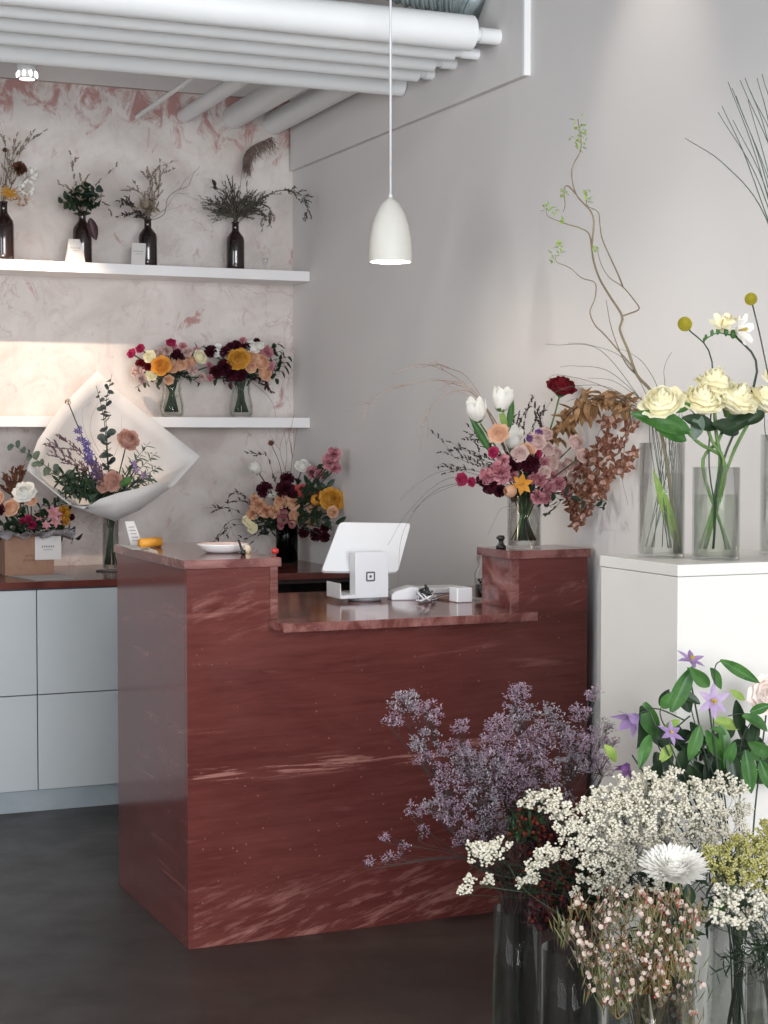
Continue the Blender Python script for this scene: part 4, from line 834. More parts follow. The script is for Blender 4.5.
for x, y in ((60, 472), (70, 485), (80, 493), (62, 490), (85, 480), (75, 470), (92, 498), (55, 480), (90, 488)): S.sprig('fern_sprig', 'dark green feathery fern', (x, y), 26, 12, 3.2, LEAFD, dy=-.10, start=.45, spread=1, up=.4)
bladepx(S, 'green_leaf', 'bright green leaf by the pink rose', 120, 486, 132, 478, 9, LEAF, dy=-.12, parent=DR_)
for x, y in ((150, 442), (157, 452), (160, 466), (150, 476), (142, 455), (155, 478)): S.sprig('lacy_sage_sprig', 'lacy sage green sprig', (x, y), 22, 9, 3, SAGE, dy=-.09, start=.5)
for pts in ([(108, 470), (90, 430), (100, 400), (112, 392)], [(106, 470), (88, 440), (82, 412), (92, 402)], [(110, 470), (120, 440), (122, 415)]): S.twig('fine_wire_twig', 'fine pale wiry twig', pts, .0009, DRY, dys=[-.04, 0, .02, .03][:len(pts)])

# ================================================================== kraft box with flowers
kb = PZ(30, 574, WT); kY = 7.0; bx0 = PY(5, 572, kY); bx1 = PY(54, 572, kY); kk = dep(bx0)/F; bh = 40*kk
t = thing('kraft_gift_box', 'brown kraft card box of flowers on the worktop', 'box', ((bx0.x+bx1.x)/2, kY+.08, WT+.001))
q = MB(); T_ = .003; x0, x1, y0, y1 = bx0.x, bx1.x, kY, kY+.17
q.box((x0, y0, WT+.001), (x1, y0+T_, WT+bh)); q.box((x0, y1-T_, WT+.001), (x1, y1, WT+bh)); q.box((x0, y0+T_, WT+.001), (x0+T_, y1-T_, WT+bh)); q.box((x1-T_, y0+T_, WT+.001), (x1, y1-T_, WT+bh)); q.box((x0+T_, y0+T_, WT+.001), (x1-T_, y1-T_, WT+.004))
q.build('box_wall', KRAFT, t, smooth=False)
q = MB(); cx = (x0+x1)/2; cz = WT+bh*.55      # faded stamp mark on the box front
for j, w in ((0, .016), (1, .024)):
    for m_ in range(5): q.box((cx-w+m_*w*.45, y0-.0008, cz-.014-j*.018), (cx-w+m_*w*.45+w*.22, y0+.0002, cz-.004-j*.018))
q.build('stamp_mark', M('kraft_stamp', (112, 84, 70), (118, 90, 76), .8), t, smooth=False)
a0 = PY(35, 560, kY-.012); a1 = PY(61, 536, kY-.012)
t = thing('gift_card', 'square white gift card hanging on the kraft box', 'card', ((a0.x+a1.x)/2, kY-.012, a0.z))
q = MB(); q.box((a0.x, kY-.0135, a0.z), (a1.x, kY-.012, a1.z)); q.build('card_face', PAPER, t, smooth=False)
q = MB()
for m_ in range(6): q.box((a0.x+.028+m_*.009, kY-.0141, (a0.z+a1.z)/2+.002), (a0.x+.033+m_*.009, kY-.0137, (a0.z+a1.z)/2+.010))
q.box((a0.x+.034, kY-.0141, (a0.z+a1.z)/2-.008), (a0.x+.072, kY-.0137, (a0.z+a1.z)/2-.006)); q.build('print', GREYL, t, smooth=False)
q = MB(); cm = Vector(((x0+x1)/2+.02, y0+.07, WT+bh))
for k in range(26):
    a = 2*PI*k/26; q.blade(cm+Vector((math.cos(a)*.05, math.sin(a)*.04, -.01)), (math.cos(a), math.sin(a), .25), (0, 0, 1), U(.07, .15), U(.06, .10), U(-.7, -.2), .3, 'fan', 5, 5, wave=.06)
tag(q.build('tissue_paper', M('tissue', (176, 172, 176), (196, 192, 196), .7, trans=.3)), 'crumpled pale grey tissue paper lining the kraft box', 'tissue')
S = Bouquet('in the kraft box', cm+Vector((0, 0, .0)), Vector((cm.x, cm.y, WT+.01)), .06, y0+.08, (38, 510), 48, .06, sr=.0026)
f = S.fl
f('openrose', WHITEP, 24, 491, 11, 'white_rose', 'large white rose'); f('rose', PEACH, 10, 507, 9, 'peach_rose', 'round peach rose'); f('rose', PEACH, 31, 500, 6, 'cream_peach_rose', 'small cream peach rose'); f('rose', PEACH, -4, 498, 8, 'peach_rose', 'peach rose cut by the photo edge')
many(S, 'carnation', HOT, [(28, 519, 5), (32, 525, 5), (22, 521, 4)], 'magenta_carnation', 'small magenta bloom'); many(S, 'lily', PINK, [(53, 513, 10), (40, 517, 7), (55, 521, 8), (46, 525, 6)], 'pink_lily', 'pink pointed bloom')
many(S, 'carnation', GOLD, [(65, 512, 8), (66, 521, 5)], 'golden_carnation', 'golden orange bloom'); many(S, 'carnation', BURG, [(0, 510, 6), (72, 517, 4)], 'burgundy_carnation', 'dark red bloom')
for x, y in ((75, 530), (80, 540), (60, 526), (10, 522), (2, 525), (20, 503), (18, 512), (68, 502), (45, 502), (55, 500), (72, 508), (35, 528), (5, 540)): S.sprig('leafy_sprig', 'dark leaf sprig', (x, y), 9, 13, 8, LEAF if (x, y) == (20, 503) else LEAFD, dy=-.02)
for pts in ([(18, 500), (14, 484), (12, 470)], [(22, 500), (20, 484), (25, 472)], [(14, 500), (8, 486), (6, 476)]): S.twig('brown_stalk', 'upright brown stalk', pts, .0018, TWIG, 12, BROWNP, 3.5, branches=3, blen=10)
q = MB(); p_ = [PZ(x, y, WT+.0012) for x, y in ((8, 576), (36, 580.5), (74, 579), (62, 574.5))]
q.add(p_+[v+Vector((0, 0, .0012)) for v in p_], [(3, 2, 1, 0), (4, 5, 6, 7), (0, 1, 5, 4), (1, 2, 6, 5), (2, 3, 7, 6), (3, 0, 4, 7)])
tag(q.build('paper_sheet', PAPER, smooth=False), 'flat white paper sheet on the worktop before the kraft box', 'paper')

# ================================================================== things on the left raised end
c = PZ(222.5, 552.5, TZ1); k = dep(c)/F; c.z = TZ1+.0005
t = thing('round_dish', 'shallow white dish with a pinkish inside on the left raised end', 'dish', tuple(c))
q = MB(); Rd = 25.5*k; q.lathe([(0, 0), (Rd*.6, 0), (Rd*.82, .008), (Rd*.97, .023), (Rd, .0265), (Rd*.97, .027)], 48, c); q.build('dish_body', TRIMW, t)
q = MB(); q.lathe([(Rd*.97, .0268), (Rd*.9, .020), (Rd*.6, .010), (0, .009)], 48, c); q.build('dish_inside', M('dish_blush', (206, 178, 168), (220, 194, 184), .5), t)
c = PZ(243, 555, TZ1); t = thing('black_pen', 'black pen leaning by the white dish', 'pen', (c.x, c.y, TZ1))
a = Vector((c.x, c.y, TZ1+.006)); q = MB(); q.tube([a, PY(238.5, 540, c.y+.02)], .0042, .003, 10); q.build('pen_body', BLACK, t); q = MB(); q.tube([a, a+Vector((.0, -.008, .006))], .009, .006, 10); q.build('pen_cap', BLACK, t)
c = PZ(247, 553, TZ1); q = MB(); q.lathe([(0, 0), (.012, 0), (.013, .012), (.009, .024), (0, .025)], 18, (c.x, c.y, TZ1)); tag(q.build('cork_stopper', M('cork', (196, 176, 150), (214, 196, 170))), 'small pale stopper beside the dish', 'stopper')
c = PZ(275, 554, TZ1); q = MB(); q.ico((0, 0, 0), 1); q = MB()
for j in range(1): q.lathe([(0, 0), (.009, .002), (.012, .009), (.009, .016), (0, .018)], 20, (c.x, c.y, TZ1))
tag(q.build('red_bead', M('cap_red', (176, 40, 36), (190, 52, 46), .4)), 'tiny red round bead at the right end of the left raised slab', 'cap')
a = PZ(140, 548, TZ1); b = PZ(160, 547, TZ1); a.z = b.z = TZ1+.016
q = MB(); d = (b-a).normalized(); q.tube([a, b], .014, .016, 20)
tag(q.build('orange_roll', M('orange_plastic', (214, 146, 44), (226, 160, 58), .5)), 'orange rolled tube lying on the left raised end', 'roll')
def sheet(pts, name, lab, z, m=PAPER, th=.0012, cat='paper', g=None):
    q = MB(); p_ = [PZ(x, y, z) for x, y in pts]; n = len(p_)
    q.add(p_+[v+Vector((0, 0, th)) for v in p_], [tuple(range(n))[::-1], tuple(range(n, 2*n))]+[(i, (i+1) % n, n+(i+1) % n, n+i) for i in range(n)]); tag(q.build(name, m, smooth=False), lab, cat, g)
sheet([(120, 545.3), (132, 549.5), (148, 550), (150, 547)], 'paper_sheet', 'pale paper sheet under the orange tube on the left raised end', TZ1+.0008); 
sheet([(140, 549.5), (158, 554), (157, 551), (150, 548.5)], 'cream_slip', 'small cream slip near the front of the left raised end', TZ1+.0008, M('cream_paper', (222, 206, 190), (230, 216, 200)))
# white ruler-like card holder standing behind
c = PY(137, 552, 5.40); t = thing('card_holder', 'slanted clear-white card strip standing behind the orange tube', 'card', (c.x, 5.40, TZ1))
k = dep(c)/F; q = MB(); pts = [(131, 548), (143, 546), (134, 521), (125, 521.5)]; p_ = [PY(x, y, 5.40) for x, y in pts]; 
for v in p_[:2]: v.z = TZ1+.001
n = Vector((0, .003, 0)); q.add(p_+[v+n for v in p_], [(0, 1, 2, 3), (7, 6, 5, 4), (0, 4, 5, 1), (1, 5, 6, 2), (2, 6, 7, 3), (3, 7, 4, 0)]); q.build('strip', PAPER, t, smooth=False)
q = MB()
for j in range(5):
    u_ = .2+.14*j; m0 = p_[0].lerp(p_[3], u_); m1 = p_[1].lerp(p_[2], u_); q.tube([m0.lerp(m1, .2)-n*.4, m0.lerp(m1, .8)-n*.4], .0012, seg=4)
q.build('print', GREYL, t)

# ================================================================== on the counter: tablet till, reader, cables, charger, jar
CZ = LZ1
tc = PZ(369, 601, CZ); k = dep(tc)/F
t = thing('tablet_till', 'white tablet till on a swivel stand with its back to the customer', 'till', (tc.x, tc.y, CZ))
w = (389-350)*k/ math.cos(YAW)*.98
x0 = PY(355.5, 600, tc.y-.02).x; x1 = PY(388.5, 600, tc.y-.02).x
yb = tc.y-.02; top = PY(370, 552, yb).z
# stand: an upright white box-shell with rounded top, foot reaching back-left
q = MB(); th = .01
prof = [(x0, CZ+.012), (x1, CZ+.012), (x1, top-.012), (x1-.004, top-.004), (x1-.012, top), (x0+.003, top), (x0, top-.004)]
q.prism(prof, 'Y', yb, yb+.05); q.build('stand_back', PLASTW, t, smooth=False, bevel=.002)
q = MB(); xl_ = PY(338, 597, yb+.02).x; q.prism([(xl_, CZ+.012), (x0+.004, CZ+.012), (x0+.004, CZ+.024), (xl_+.004, CZ+.022), (xl_+.002, PY(332, 584, yb).z), (xl_, PY(332, 584, yb).z)], 'Y', yb, yb+.12)
q.build('receipt_tray', PLASTW, t, smooth=False, bevel=.0015)
q = MB(); q.lathe([(0, 0.0005), (.052, .0005), (.056, .004), (.056, .010), (.05, .0125), (0, .0125)], 40, (tc.x-.005, tc.y+.025, CZ)); q.build('swivel_base', M('base_grey', (120, 122, 126), None, .3), t)
# logo: rounded square ring with a small square
lc = PY(370.5, 576.5, yb); s_ = 4.9*k
q = MB()
def rsq(h_, r_, n_=5):
    o_ = []
    for cx_, cz_, a0_ in ((h_-r_, h_-r_, 0), (-h_+r_, h_-r_, PI/2), (-h_+r_, -h_+r_, PI), (h_-r_, -h_+r_, 1.5*PI)):
        for j in range(n_+1): a_ = a0_+PI/2*j/n_; o_.append((cx_+r_*math.cos(a_), cz_+r_*math.sin(a_)))
    return o_
oA = rsq(s_, s_*.3); oB = rsq(s_*.68, s_*.12); n = len(oA)
vs = [(lc.x+a, yb-.0008, lc.z+b) for a, b in oA]+[(lc.x+a, yb-.0008, lc.z+b) for a, b in oB]+[(lc.x+a, yb+.0005, lc.z+b) for a, b in oA]+[(lc.x+a, yb+.0005, lc.z+b) for a, b in oB]
q.add(vs, [(i, (i+1) % n, n+(i+1) % n, n+i) for i in range(n)]+[(i, 2*n+i, 2*n+(i+1) % n, (i+1) % n) for i in range(n)])
oC = rsq(s_*.26, s_*.06); q.prism([(lc.x+a, lc.z+b) for a, b in oC], 'Y', yb-.0008, yb+.0005); q.build('logo', M('logo_grey', (84, 86, 90), None, .5), t, smooth=False)
# tablet, leaning back: outline taken at its own tilted plane
def tb(x, y, dY): return PY(x, y, yb+.05+dY)
cor = [tb(321.5, 571, .01), tb(398, 572, .01), tb(411, 523, .11), tb(340, 522, .11)]
cc = sum(cor, Vector())/4; q = MB(); pts = []
for i in range(4):
    p0, p1, p2 = cor[i-1], cor[i], cor[(i+1) % 4]; a = p1+(p0-p1).normalized()*.016; b = p1+(p2-p1).normalized()*.016
    for j in range(6): u_ = j/5; pts.append(a*(1-u_)**2+p1*2*u_*(1-u_)+b*u_*u_)
nrm = (cor[1]-cor[0]).cross(cor[3]-cor[0]).normalized(); n = len(pts); th = nrm*-.014
if th.y < 0: th = -th
q.add(pts+[p+th for p in pts], [tuple(range(n)), tuple(range(n, 2*n))[::-1]]+[(i, n+i, n+(i+1) % n, (i+1) % n) for i in range(n)])
q.build('tablet_case', PLASTW, t, smooth=False, bevel=.002)
q = MB(); q.add([p.lerp(cc, .06)+th*1.02 for p in pts]+[p.lerp(cc, .06)+th*1.08 for p in pts], [tuple(range(n)), tuple(range(n, 2*n))[::-1]]+[(i, n+i, n+(i+1) % n, (i+1) % n) for i in range(n)]); q.build('screen', BLACK, t, smooth=False)
q = MB(); q.tube([cor[0].lerp(cor[1], .62).lerp(cc, .5)+Vector((0, .0, -.01)), Vector((tc.x, yb+.035, top-.05))], .02, .02, 16); q.build('tilt_arm', PLASTW, t)
# card reader
c = PZ(404, 599, CZ); k = dep(c)/F; L = 15*k; Wd = .045
t = thing('card_reader', 'small white card reader beside the tablet till', 'card reader', (c.x, c.y, CZ))
q = MB(); rot = Matrix.Rotation(-.25, 3, 'Z')
pf_ = [(-L, 0), (L*.95, 0), (L, .02), (L*.85, .040), (L*.3, .043), (-L*.75, .028), (-L, .018)]; o_ = MB(); o_.prism(pf_, 'Y', -Wd, Wd)
q.add([c+rot @ Vector(v) for v in o_.v], o_.f); q.build('reader_body', PLASTW, t, smooth=False, bevel=.004)
q = MB(); q.box(c+Vector((-L*.9, -Wd*.8, .0002)), c+Vector((L*.9, Wd*.8, .002)), tilt=rot); q.build('rubber_foot', BLACK, t)
for j, (mt, lab) in enumerate(((PLASTW, 'tangled white cable bundle on the counter'), (BLACK, 'short tangled black cable on top of the white cables'))):
    q = MB()
    for s_ in range(5 if j == 0 else 3):
        pts = [PZ(427+U(-11, 8), 604-U(0, 6), CZ)+Vector((0, 0, .005+U(0, .03 if j == 0 else .045))) for _ in range(7)]; q.tube(bez(pts, 7), .0024 if j == 0 else .0028, seg=6)
    tag(q.build('cable_bundle', mt), lab, 'cable')
q = MB(); q.tube(bez([PZ(432, 601, CZ)+Vector((0, 0, .004)), PZ(450, 597, CZ)+Vector((0, 0, .004)), PZ(468, 600, CZ)+Vector((0, 0, .006)), PZ(480, 598, CZ)+Vector((0, 0, .004)), PZ(488, 599, CZ)+Vector((0, 0, .004))], 8), .0025, seg=6)
tag(q.build('white_cable', PLASTW), 'single white cable running from the tangle to the charger', 'cable')
a = PZ(457, 603, CZ); b = PZ(476, 603, CZ); k = dep(a)/F
tag(bx((a.x, a.y, CZ+.0005), (b.x, a.y+.06, CZ+15*k), 'power_adapter', PLASTW, bevel=.004), 'square white power adapter on the counter near the jar', 'adapter')
a = PZ(428, 594, CZ); b = PZ(476, 594, CZ); tag(bx((a.x, a.y, CZ+.0005), (b.x, a.y+.12, CZ+.018), 'white_tray', PLASTW, bevel=.003), 'flat white box lying on the counter behind the cables', 'box')
sheet([(432, 599), (452, 601.5), (470, 597), (448, 594.5)], 'brown_notebook', 'thin brown notebook under the white cable', CZ+.0006, M('note_brown', (104, 74, 64), (120, 88, 76)), .005, 'notebook')
c = PZ(483, 600, CZ); k = dep(c)/F
vase('small glass jar of dark liquid behind the right raised end', (c.x, c.y, CZ+.0005), 9*k, 44*k, gl=GL, water=M('dark_liquid', (24, 28, 30), None, .2), wh=.42, prof=[(.9, 0), (1, .06), (1, .62), (.62, .74), (.6, .84), (.78, .86), (.78, 1)], name='glass_jar')
c = PZ(501, 549, TZ1); k = dep(c)/F; c = Vector((c.x, 4.80, TZ1+.0005)); c.x = PY(501, 549, 4.80).x
q = MB(); q.lathe([(0, 0), (5*k, 0), (5.2*k, 2.5*k), (3*k, 4*k), (2.2*k, 7*k), (3.2*k, 9*k), (4*k, 10*k), (3.2*k, 13*k), (0, 13.4*k)], 24, c); q.box(c+Vector((-4.5*k, -.005, 9.6*k)), c+Vector((0, .005, 12*k)))
tag(q.build('bottle_stopper', BLACK), 'small black stopper standing left of the vase on the right end', 'stopper')

# ================================================================== foreground floor vases
FV = {}
def fvase(key, x, Y, r, h, lab, gl=GLD, wt=None):
    c = PY(x, 900, Y); c.z = .001; vase(lab, c, r, h, gl=gl, water=wt or WATERM, wh=.7, seg=48); FV[key] = (c, r, h)
fvase('A', 517, 3.43, .054, .40, 'tall glass cylinder on the floor holding purple statice, nearest the desk')
fvase('B', 572, 3.12, .064, .40, 'glass cylinder on the floor holding rust-coloured filler beside the statice')
fvase('C', 645, 2.80, .072, .42, 'glass cylinder on the floor holding pink and white waxflower')
fvase('E', 668, 3.14, .060, .42, 'glass cylinder on the floor holding the cloud of baby\'s breath', GL)
fvase('D', 737, 3.13, .066, .44, 'clear glass cylinder on the floor before the plinth holding clematis', GL, WATER)
fvase('G', 775, 2.82, .060, .42, 'glass cylinder on the floor at the right edge holding yellow filler', GL)
def FB(key, where, cen, Rr, dome, **k): c, r, h = FV[key]; return Bouquet(where, c+Vector((0, 0, h)), c+Vector((0, 0, .015)), r*.8, c.y, cen, Rr, dome, **k)
ICOV = None
def florets(q, pts, r, kind='ball', face=None):
    for p in pts:
        if kind == 'ball': q.ico(p, r*U(.75, 1.2), (1, 1, .85), .18)
        elif kind == 'dash': q.blade(p, (U(-1, 1), U(-1, 1), U(-.2, .8)), (0, 0, 1), r*2.8, r*1.5, U(-.5, .5), .5, 'leaf', 3, 3)
        elif kind == 'petal5':
            d = Vector((U(-.6, .6), -1, U(-.2, .9))).normalized(); d_, s_, n_ = frame(d)
            for j in range(5):
                a = 2*PI*j/5; q.blade(p, s_*math.cos(a)+n_*math.sin(a)+d*.35, d, r*1.25, r*1.1, .5, .1, 'round', 3, 4)
def spray(S, name, desc, cx, cy, rp, n, fr, mats, kind='ball', dy=None, nb=7, thick=.0012, cat='flower', stem=None, flat=1., via=None, deco=None, cl=5, cls=3.2):
    """one cut stem: a main stalk to the puff, forking branchlets, small florets in tight tufts at their ends"""
    c = S.at(cx, cy, dy); sc = dep(c)/F; m, b = S.foot(); low = c+Vector((0, 0, -rp*sc*.9))+(m-c).normalized()*rp*sc*.2
    t = thing(name, None, cat, tuple(b)); PENDING.append((t, desc+' '+S.where, (cx, cy)))
    path = bez([b, m]+([S.at(*v) for v in via] if via else [m.lerp(low, .55)+Vector((0, 0, .01))])+[low, c], 6)
    q = MB(); q.tube(path, thick, thick*.5, 5); tips = []
    ntuft = max(4, int(n/cl))
    for k in range(ntuft):
        z = U(-.6, 1)*flat; rr = math.sqrt(max(.02, 1-z*z))*R()**.33; a = R()*6.283
        tip = c+Vector((rr*math.cos(a), rr*math.sin(a)*.8, z*U(.5, 1)))*rp*sc
        j = path[-1-int(R()*min(10, len(path)-4))]; mid = j.lerp(tip, .5)+Vector((U(-1, 1), U(-1, 1), U(-.5, 1)))*rp*sc*.10
        q.tube([j, mid, tip], thick*.4, thick*.22, 3, cap=False); tips.append(tip)
    q.build('stalk', stem or STEMD, t)
    q = MB(); pts = []
    for tip in tips:
        for j in range(cl): pts.append(tip+Vector((U(-1, 1), U(-1, 1), U(-.7, .8)))*cls*sc)
    florets(q, pts, fr*sc, kind); q.build('florets', mats, t)
    return t, tips, sc
# purple statice
S = FB('A', 'in the floor vase by the desk', (500, 790), 130, .12)
sp = [(405, 703, 17), (394, 722, 10), (428, 716, 15), (425, 742, 15), (458, 728, 10), (448, 782, 19), (468, 765, 20), (497, 748, 22), (516, 702, 14), (525, 722, 18), (500, 728, 15), (541, 742, 19), (562, 728, 14), (580, 716, 12), (594, 696, 8), (481, 800, 21), (511, 790, 24), (541, 778, 21), (571, 768, 19), (590, 756, 14),
      (452, 814, 18), (437, 806, 13), (470, 838, 16), (413, 812, 9), (490, 826, 19), (425, 760, 9), (520, 690, 9), (486, 772, 20), (456, 752, 16), (525, 756, 20), (604, 730, 9), (610, 746, 10), (505, 770, 20), (560, 800, 16), (590, 740, 12), (574, 742, 15), (550, 712, 10), (600, 770, 14)]
for i, (x, y, r_) in enumerate(sp):
    spray(S, 'statice_stem', 'purple statice spray', x, y, r_*1.08, int(r_*r_*1.0)+30, 1.2, STAT if (i*7) % 3 else STAT2, 'dash', stem=TWIGD, thick=.0016, cl=9, cls=3.6)
for x, y, r_ in ((421, 834, 9), (403, 851, 10), (390, 858, 7), (370, 863, 6), (386, 838, 5)): spray(S, 'statice_stem', 'drooping purple statice spray', x, y, r_, 60, 1.05, STAT, 'dash', stem=TWIGD, via=[(470, 860, -.05)], thick=.0014, cl=8, cls=3)
for x, y, r_ in ((470, 865, 12), (500, 850, 14), (475, 845, 12), (455, 840, 10), (510, 820, 16), (530, 810, 16)): S.sprig('leafy_sprig', 'dark narrow foliage sprig', (x, y), 26, 12, 3, LEAFD, dy=.05, start=.45)
# dark rust filler
S = FB('B', 'in the rust filler floor vase', (560, 860), 70, .06)
for x, y, r_ in ((530, 815, 16), (545, 830, 18), (555, 850, 20), (535, 850, 16), (520, 835, 10), (560, 880, 22), (580, 900, 20), (545, 890, 20), (570, 840, 18), (590, 870, 20), (560, 915, 20), (545, 920, 16), (585, 930, 18), (600, 900, 18), (530, 880, 16)):
    t, tips, sc = spray(S, 'rust_filler_stem', 'dark stem of small rust flowers', x, y, r_, 60, 1.9, RUST, 'petal5', stem=TWIGD, cl=3, cls=4, dy=.04)
    q = MB()
    for tip in tips:
        for j in range(7): q.blade(tip+Vector((U(-1, 1), U(-1, 1), U(-1, .5)))*8*sc, (U(-1, 1), U(-1, 1), U(-.5, 1)), (0, 0, 1), 11*sc, 4*sc, U(-.5, .5), .2, 'leaf', 3, 4)
    q.build('leaves', BURL if x % 2 else LEAFD, t)
# baby's breath cloud
S = FB('E', 'in the baby\'s breath floor vase', (640, 840), 120, .14)
gp = [(560, 812, 14), (537, 800, 13), (526, 803, 7), (553, 799, 10), (470, 880, 6), (486, 857, 16), (500, 848, 12), (477, 848, 9), (464, 888, 7), (489, 880, 7), (528, 880, 11), (537, 866, 12), (548, 856, 14), (563, 850, 12), (575, 832, 16), (586, 816, 18), (600, 803, 18), (622, 797, 22), (648, 790, 22), (672, 786, 20), (700, 790, 18), (722, 786, 15), (738, 792, 12), (742, 810, 12), (600, 838, 26),
      (632, 824, 28), (662, 815, 26), (692, 814, 22), (716, 812, 16), (612, 866, 24), (640, 856, 26), (600, 888, 14), (618, 888, 14), (700, 838, 18), (722, 836, 14), (742, 836, 10), (590, 860, 18), (585, 880, 8), (575, 893, 6), (650, 885, 12), (740, 822, 8), (604, 910, 8), (575, 905, 6), (668, 842, 20), (618, 808, 16), (565, 826, 12)]
for i, (x, y, r_) in enumerate(gp):
    spray(S, 'babys_breath_stem', 'white baby\'s breath spray', x, y, r_, int(r_*r_*.72)+14, 1.6, GYP, 'ball', stem=STEMD, thick=.0009, cl=8, cls=3.6)
S2 = FB('G', 'in the right edge floor vase', (745, 870), 60, .06)
for i, (x, y, r_) in enumerate(((745, 895, 18), (728, 905, 14), (716, 918, 10), (752, 920, 16), (735, 922, 12), (765, 905, 14), (720, 890, 9), (768, 935, 10))):
    spray(S2, 'white_filler_stem', 'cream white filler spray', x, y, r_, int(r_*r_*.5)+14, 1.9, GYP, 'ball', stem=STEMD, cl=6, cls=3.6)
for i, (x, y, r_) in enumerate(((716, 862, 16), (735, 852, 18), (755, 846, 16), (768, 830, 14), (742, 872, 18), (764, 868, 18), (722, 878, 12), (702, 868, 9), (760, 885, 14), (750, 860, 16), (708, 850, 8))):
    spray(S2, 'yellow_filler_stem', 'yellow green filler spray', x, y, r_, int(r_*r_*.8)+20, 1.5, GYY, 'ball', stem=STEMD, cl=8, cls=3.6)
for x, y in ((720, 960), (750, 950), (765, 970), (740, 980), (710, 975), (730, 945)): S2.sprig('narrow_sprig', 'dark narrow-leaved sprig', (x, y), 30, 14, 2.5, LEAFD, start=.3, dy=U(-.05, .05))
# waxflower
S = FB('C', 'in the waxflower vase', (640, 945), 75, .07)
wx = [(590, 905, 14), (604, 925, 16), (625, 915, 16), (645, 905, 16), (662, 925, 17), (640, 935, 18), (615, 950, 16), (655, 955, 18), (680, 940, 14), (670, 965, 15), (630, 970, 18), (600, 970, 12), (650, 985, 15), (578, 940, 7), (690, 960, 10), (685, 915, 9), (610, 900, 8), (625, 990, 12), (668, 900, 10), (615, 1005, 14), (640, 1010, 16), (665, 1000, 16), (690, 985, 14), (600, 990, 12), (682, 1012, 14), (585, 955, 8), (570, 928, 5)]
for i, (x, y, r_) in enumerate(wx):
    t, tips, sc = spray(S, 'waxflower_stem', 'waxflower stem with pinkish white blooms', x, y, r_*1.2, 12, 2.8, WAXP, 'petal5', stem=M('wax_stem', (112, 84, 46), (136, 110, 62)), thick=.0014, cl=2, cls=6)
    q = MB()
    for tip in tips: q.ico(tip+Vector((0, -.003, .0)), 1.2*sc, jit=.2); q.ico(tip+Vector((U(-1, 1), U(-1, 1), U(-1, 1)))*8*sc, 1.1*sc, (1, 1, 1.4), .2)
    q.build('buds', WAXC if i % 3 else CORAL, t); q = MB()
    for tip in tips:
        for j in range(6): q.blade(tip+Vector((U(-1, 1), U(-1, 1), U(-2, 0)))*10*sc, (U(-.6, .6), U(-.6, .6), 1), (0, -1, 0), 18*sc, 1.6*sc, U(-.3, .3), .2, 'leaf', 3, 4)
    q.build('needle_leaves', [M('wax_leaf', (92, 74, 42), (112, 100, 56)), M('wax_leaf_dark', (58, 54, 36), (78, 74, 46)), M('wax_leaf_olive', (84, 86, 48), (104, 104, 60))][i % 3], t)
# clematis
S = FB('D', 'before the plinth', (690, 730), 80, .07, stem=STEMD, sr=.002)
f = S.fl; CM = [LILAC, YCEN]
f('clemcup', None, 637, 716, 27, 'lilac_clematis', 'large lilac clematis seen from the side', dy=-.04, face=(-.8, .0, -.55), mats=[LILAC, YCEN])
f('clematis', None, 691, 660, 17, 'lilac_clematis', 'lilac clematis, the highest one', dy=.02, face=(.05, -.5, .85), mats=[LILAC, YCEN], sq=1.5)
f('clematis', None, 713, 701, 20, 'lilac_clematis', 'lilac clematis wide open with a yellow centre', dy=-.06, face=(-.15, -1, .15), mats=[petal('pale_lilac', (176, 152, 190), (198, 178, 208)), YCEN], roll=.4)
f('clematis', None, 671, 733, 15, 'lilac_clematis', 'small lilac clematis at the centre of the leaves', dy=-.06, face=(.1, -.9, .6), mats=[LILAC, YCEN])
f('clemcup', None, 628, 764, 18, 'purple_clematis', 'deep purple clematis drooping low at left', dy=-.03, face=(-.5, -.1, -.75), mats=[PURP, YCEN])
f('openrose', petal('pale_peony', (244, 228, 220), (250, 240, 234)), 770, 694, 19, 'blush_peony', 'pale blush bloom at the right edge of the photo', dy=-.02, face=(-.4, -.8, .3))
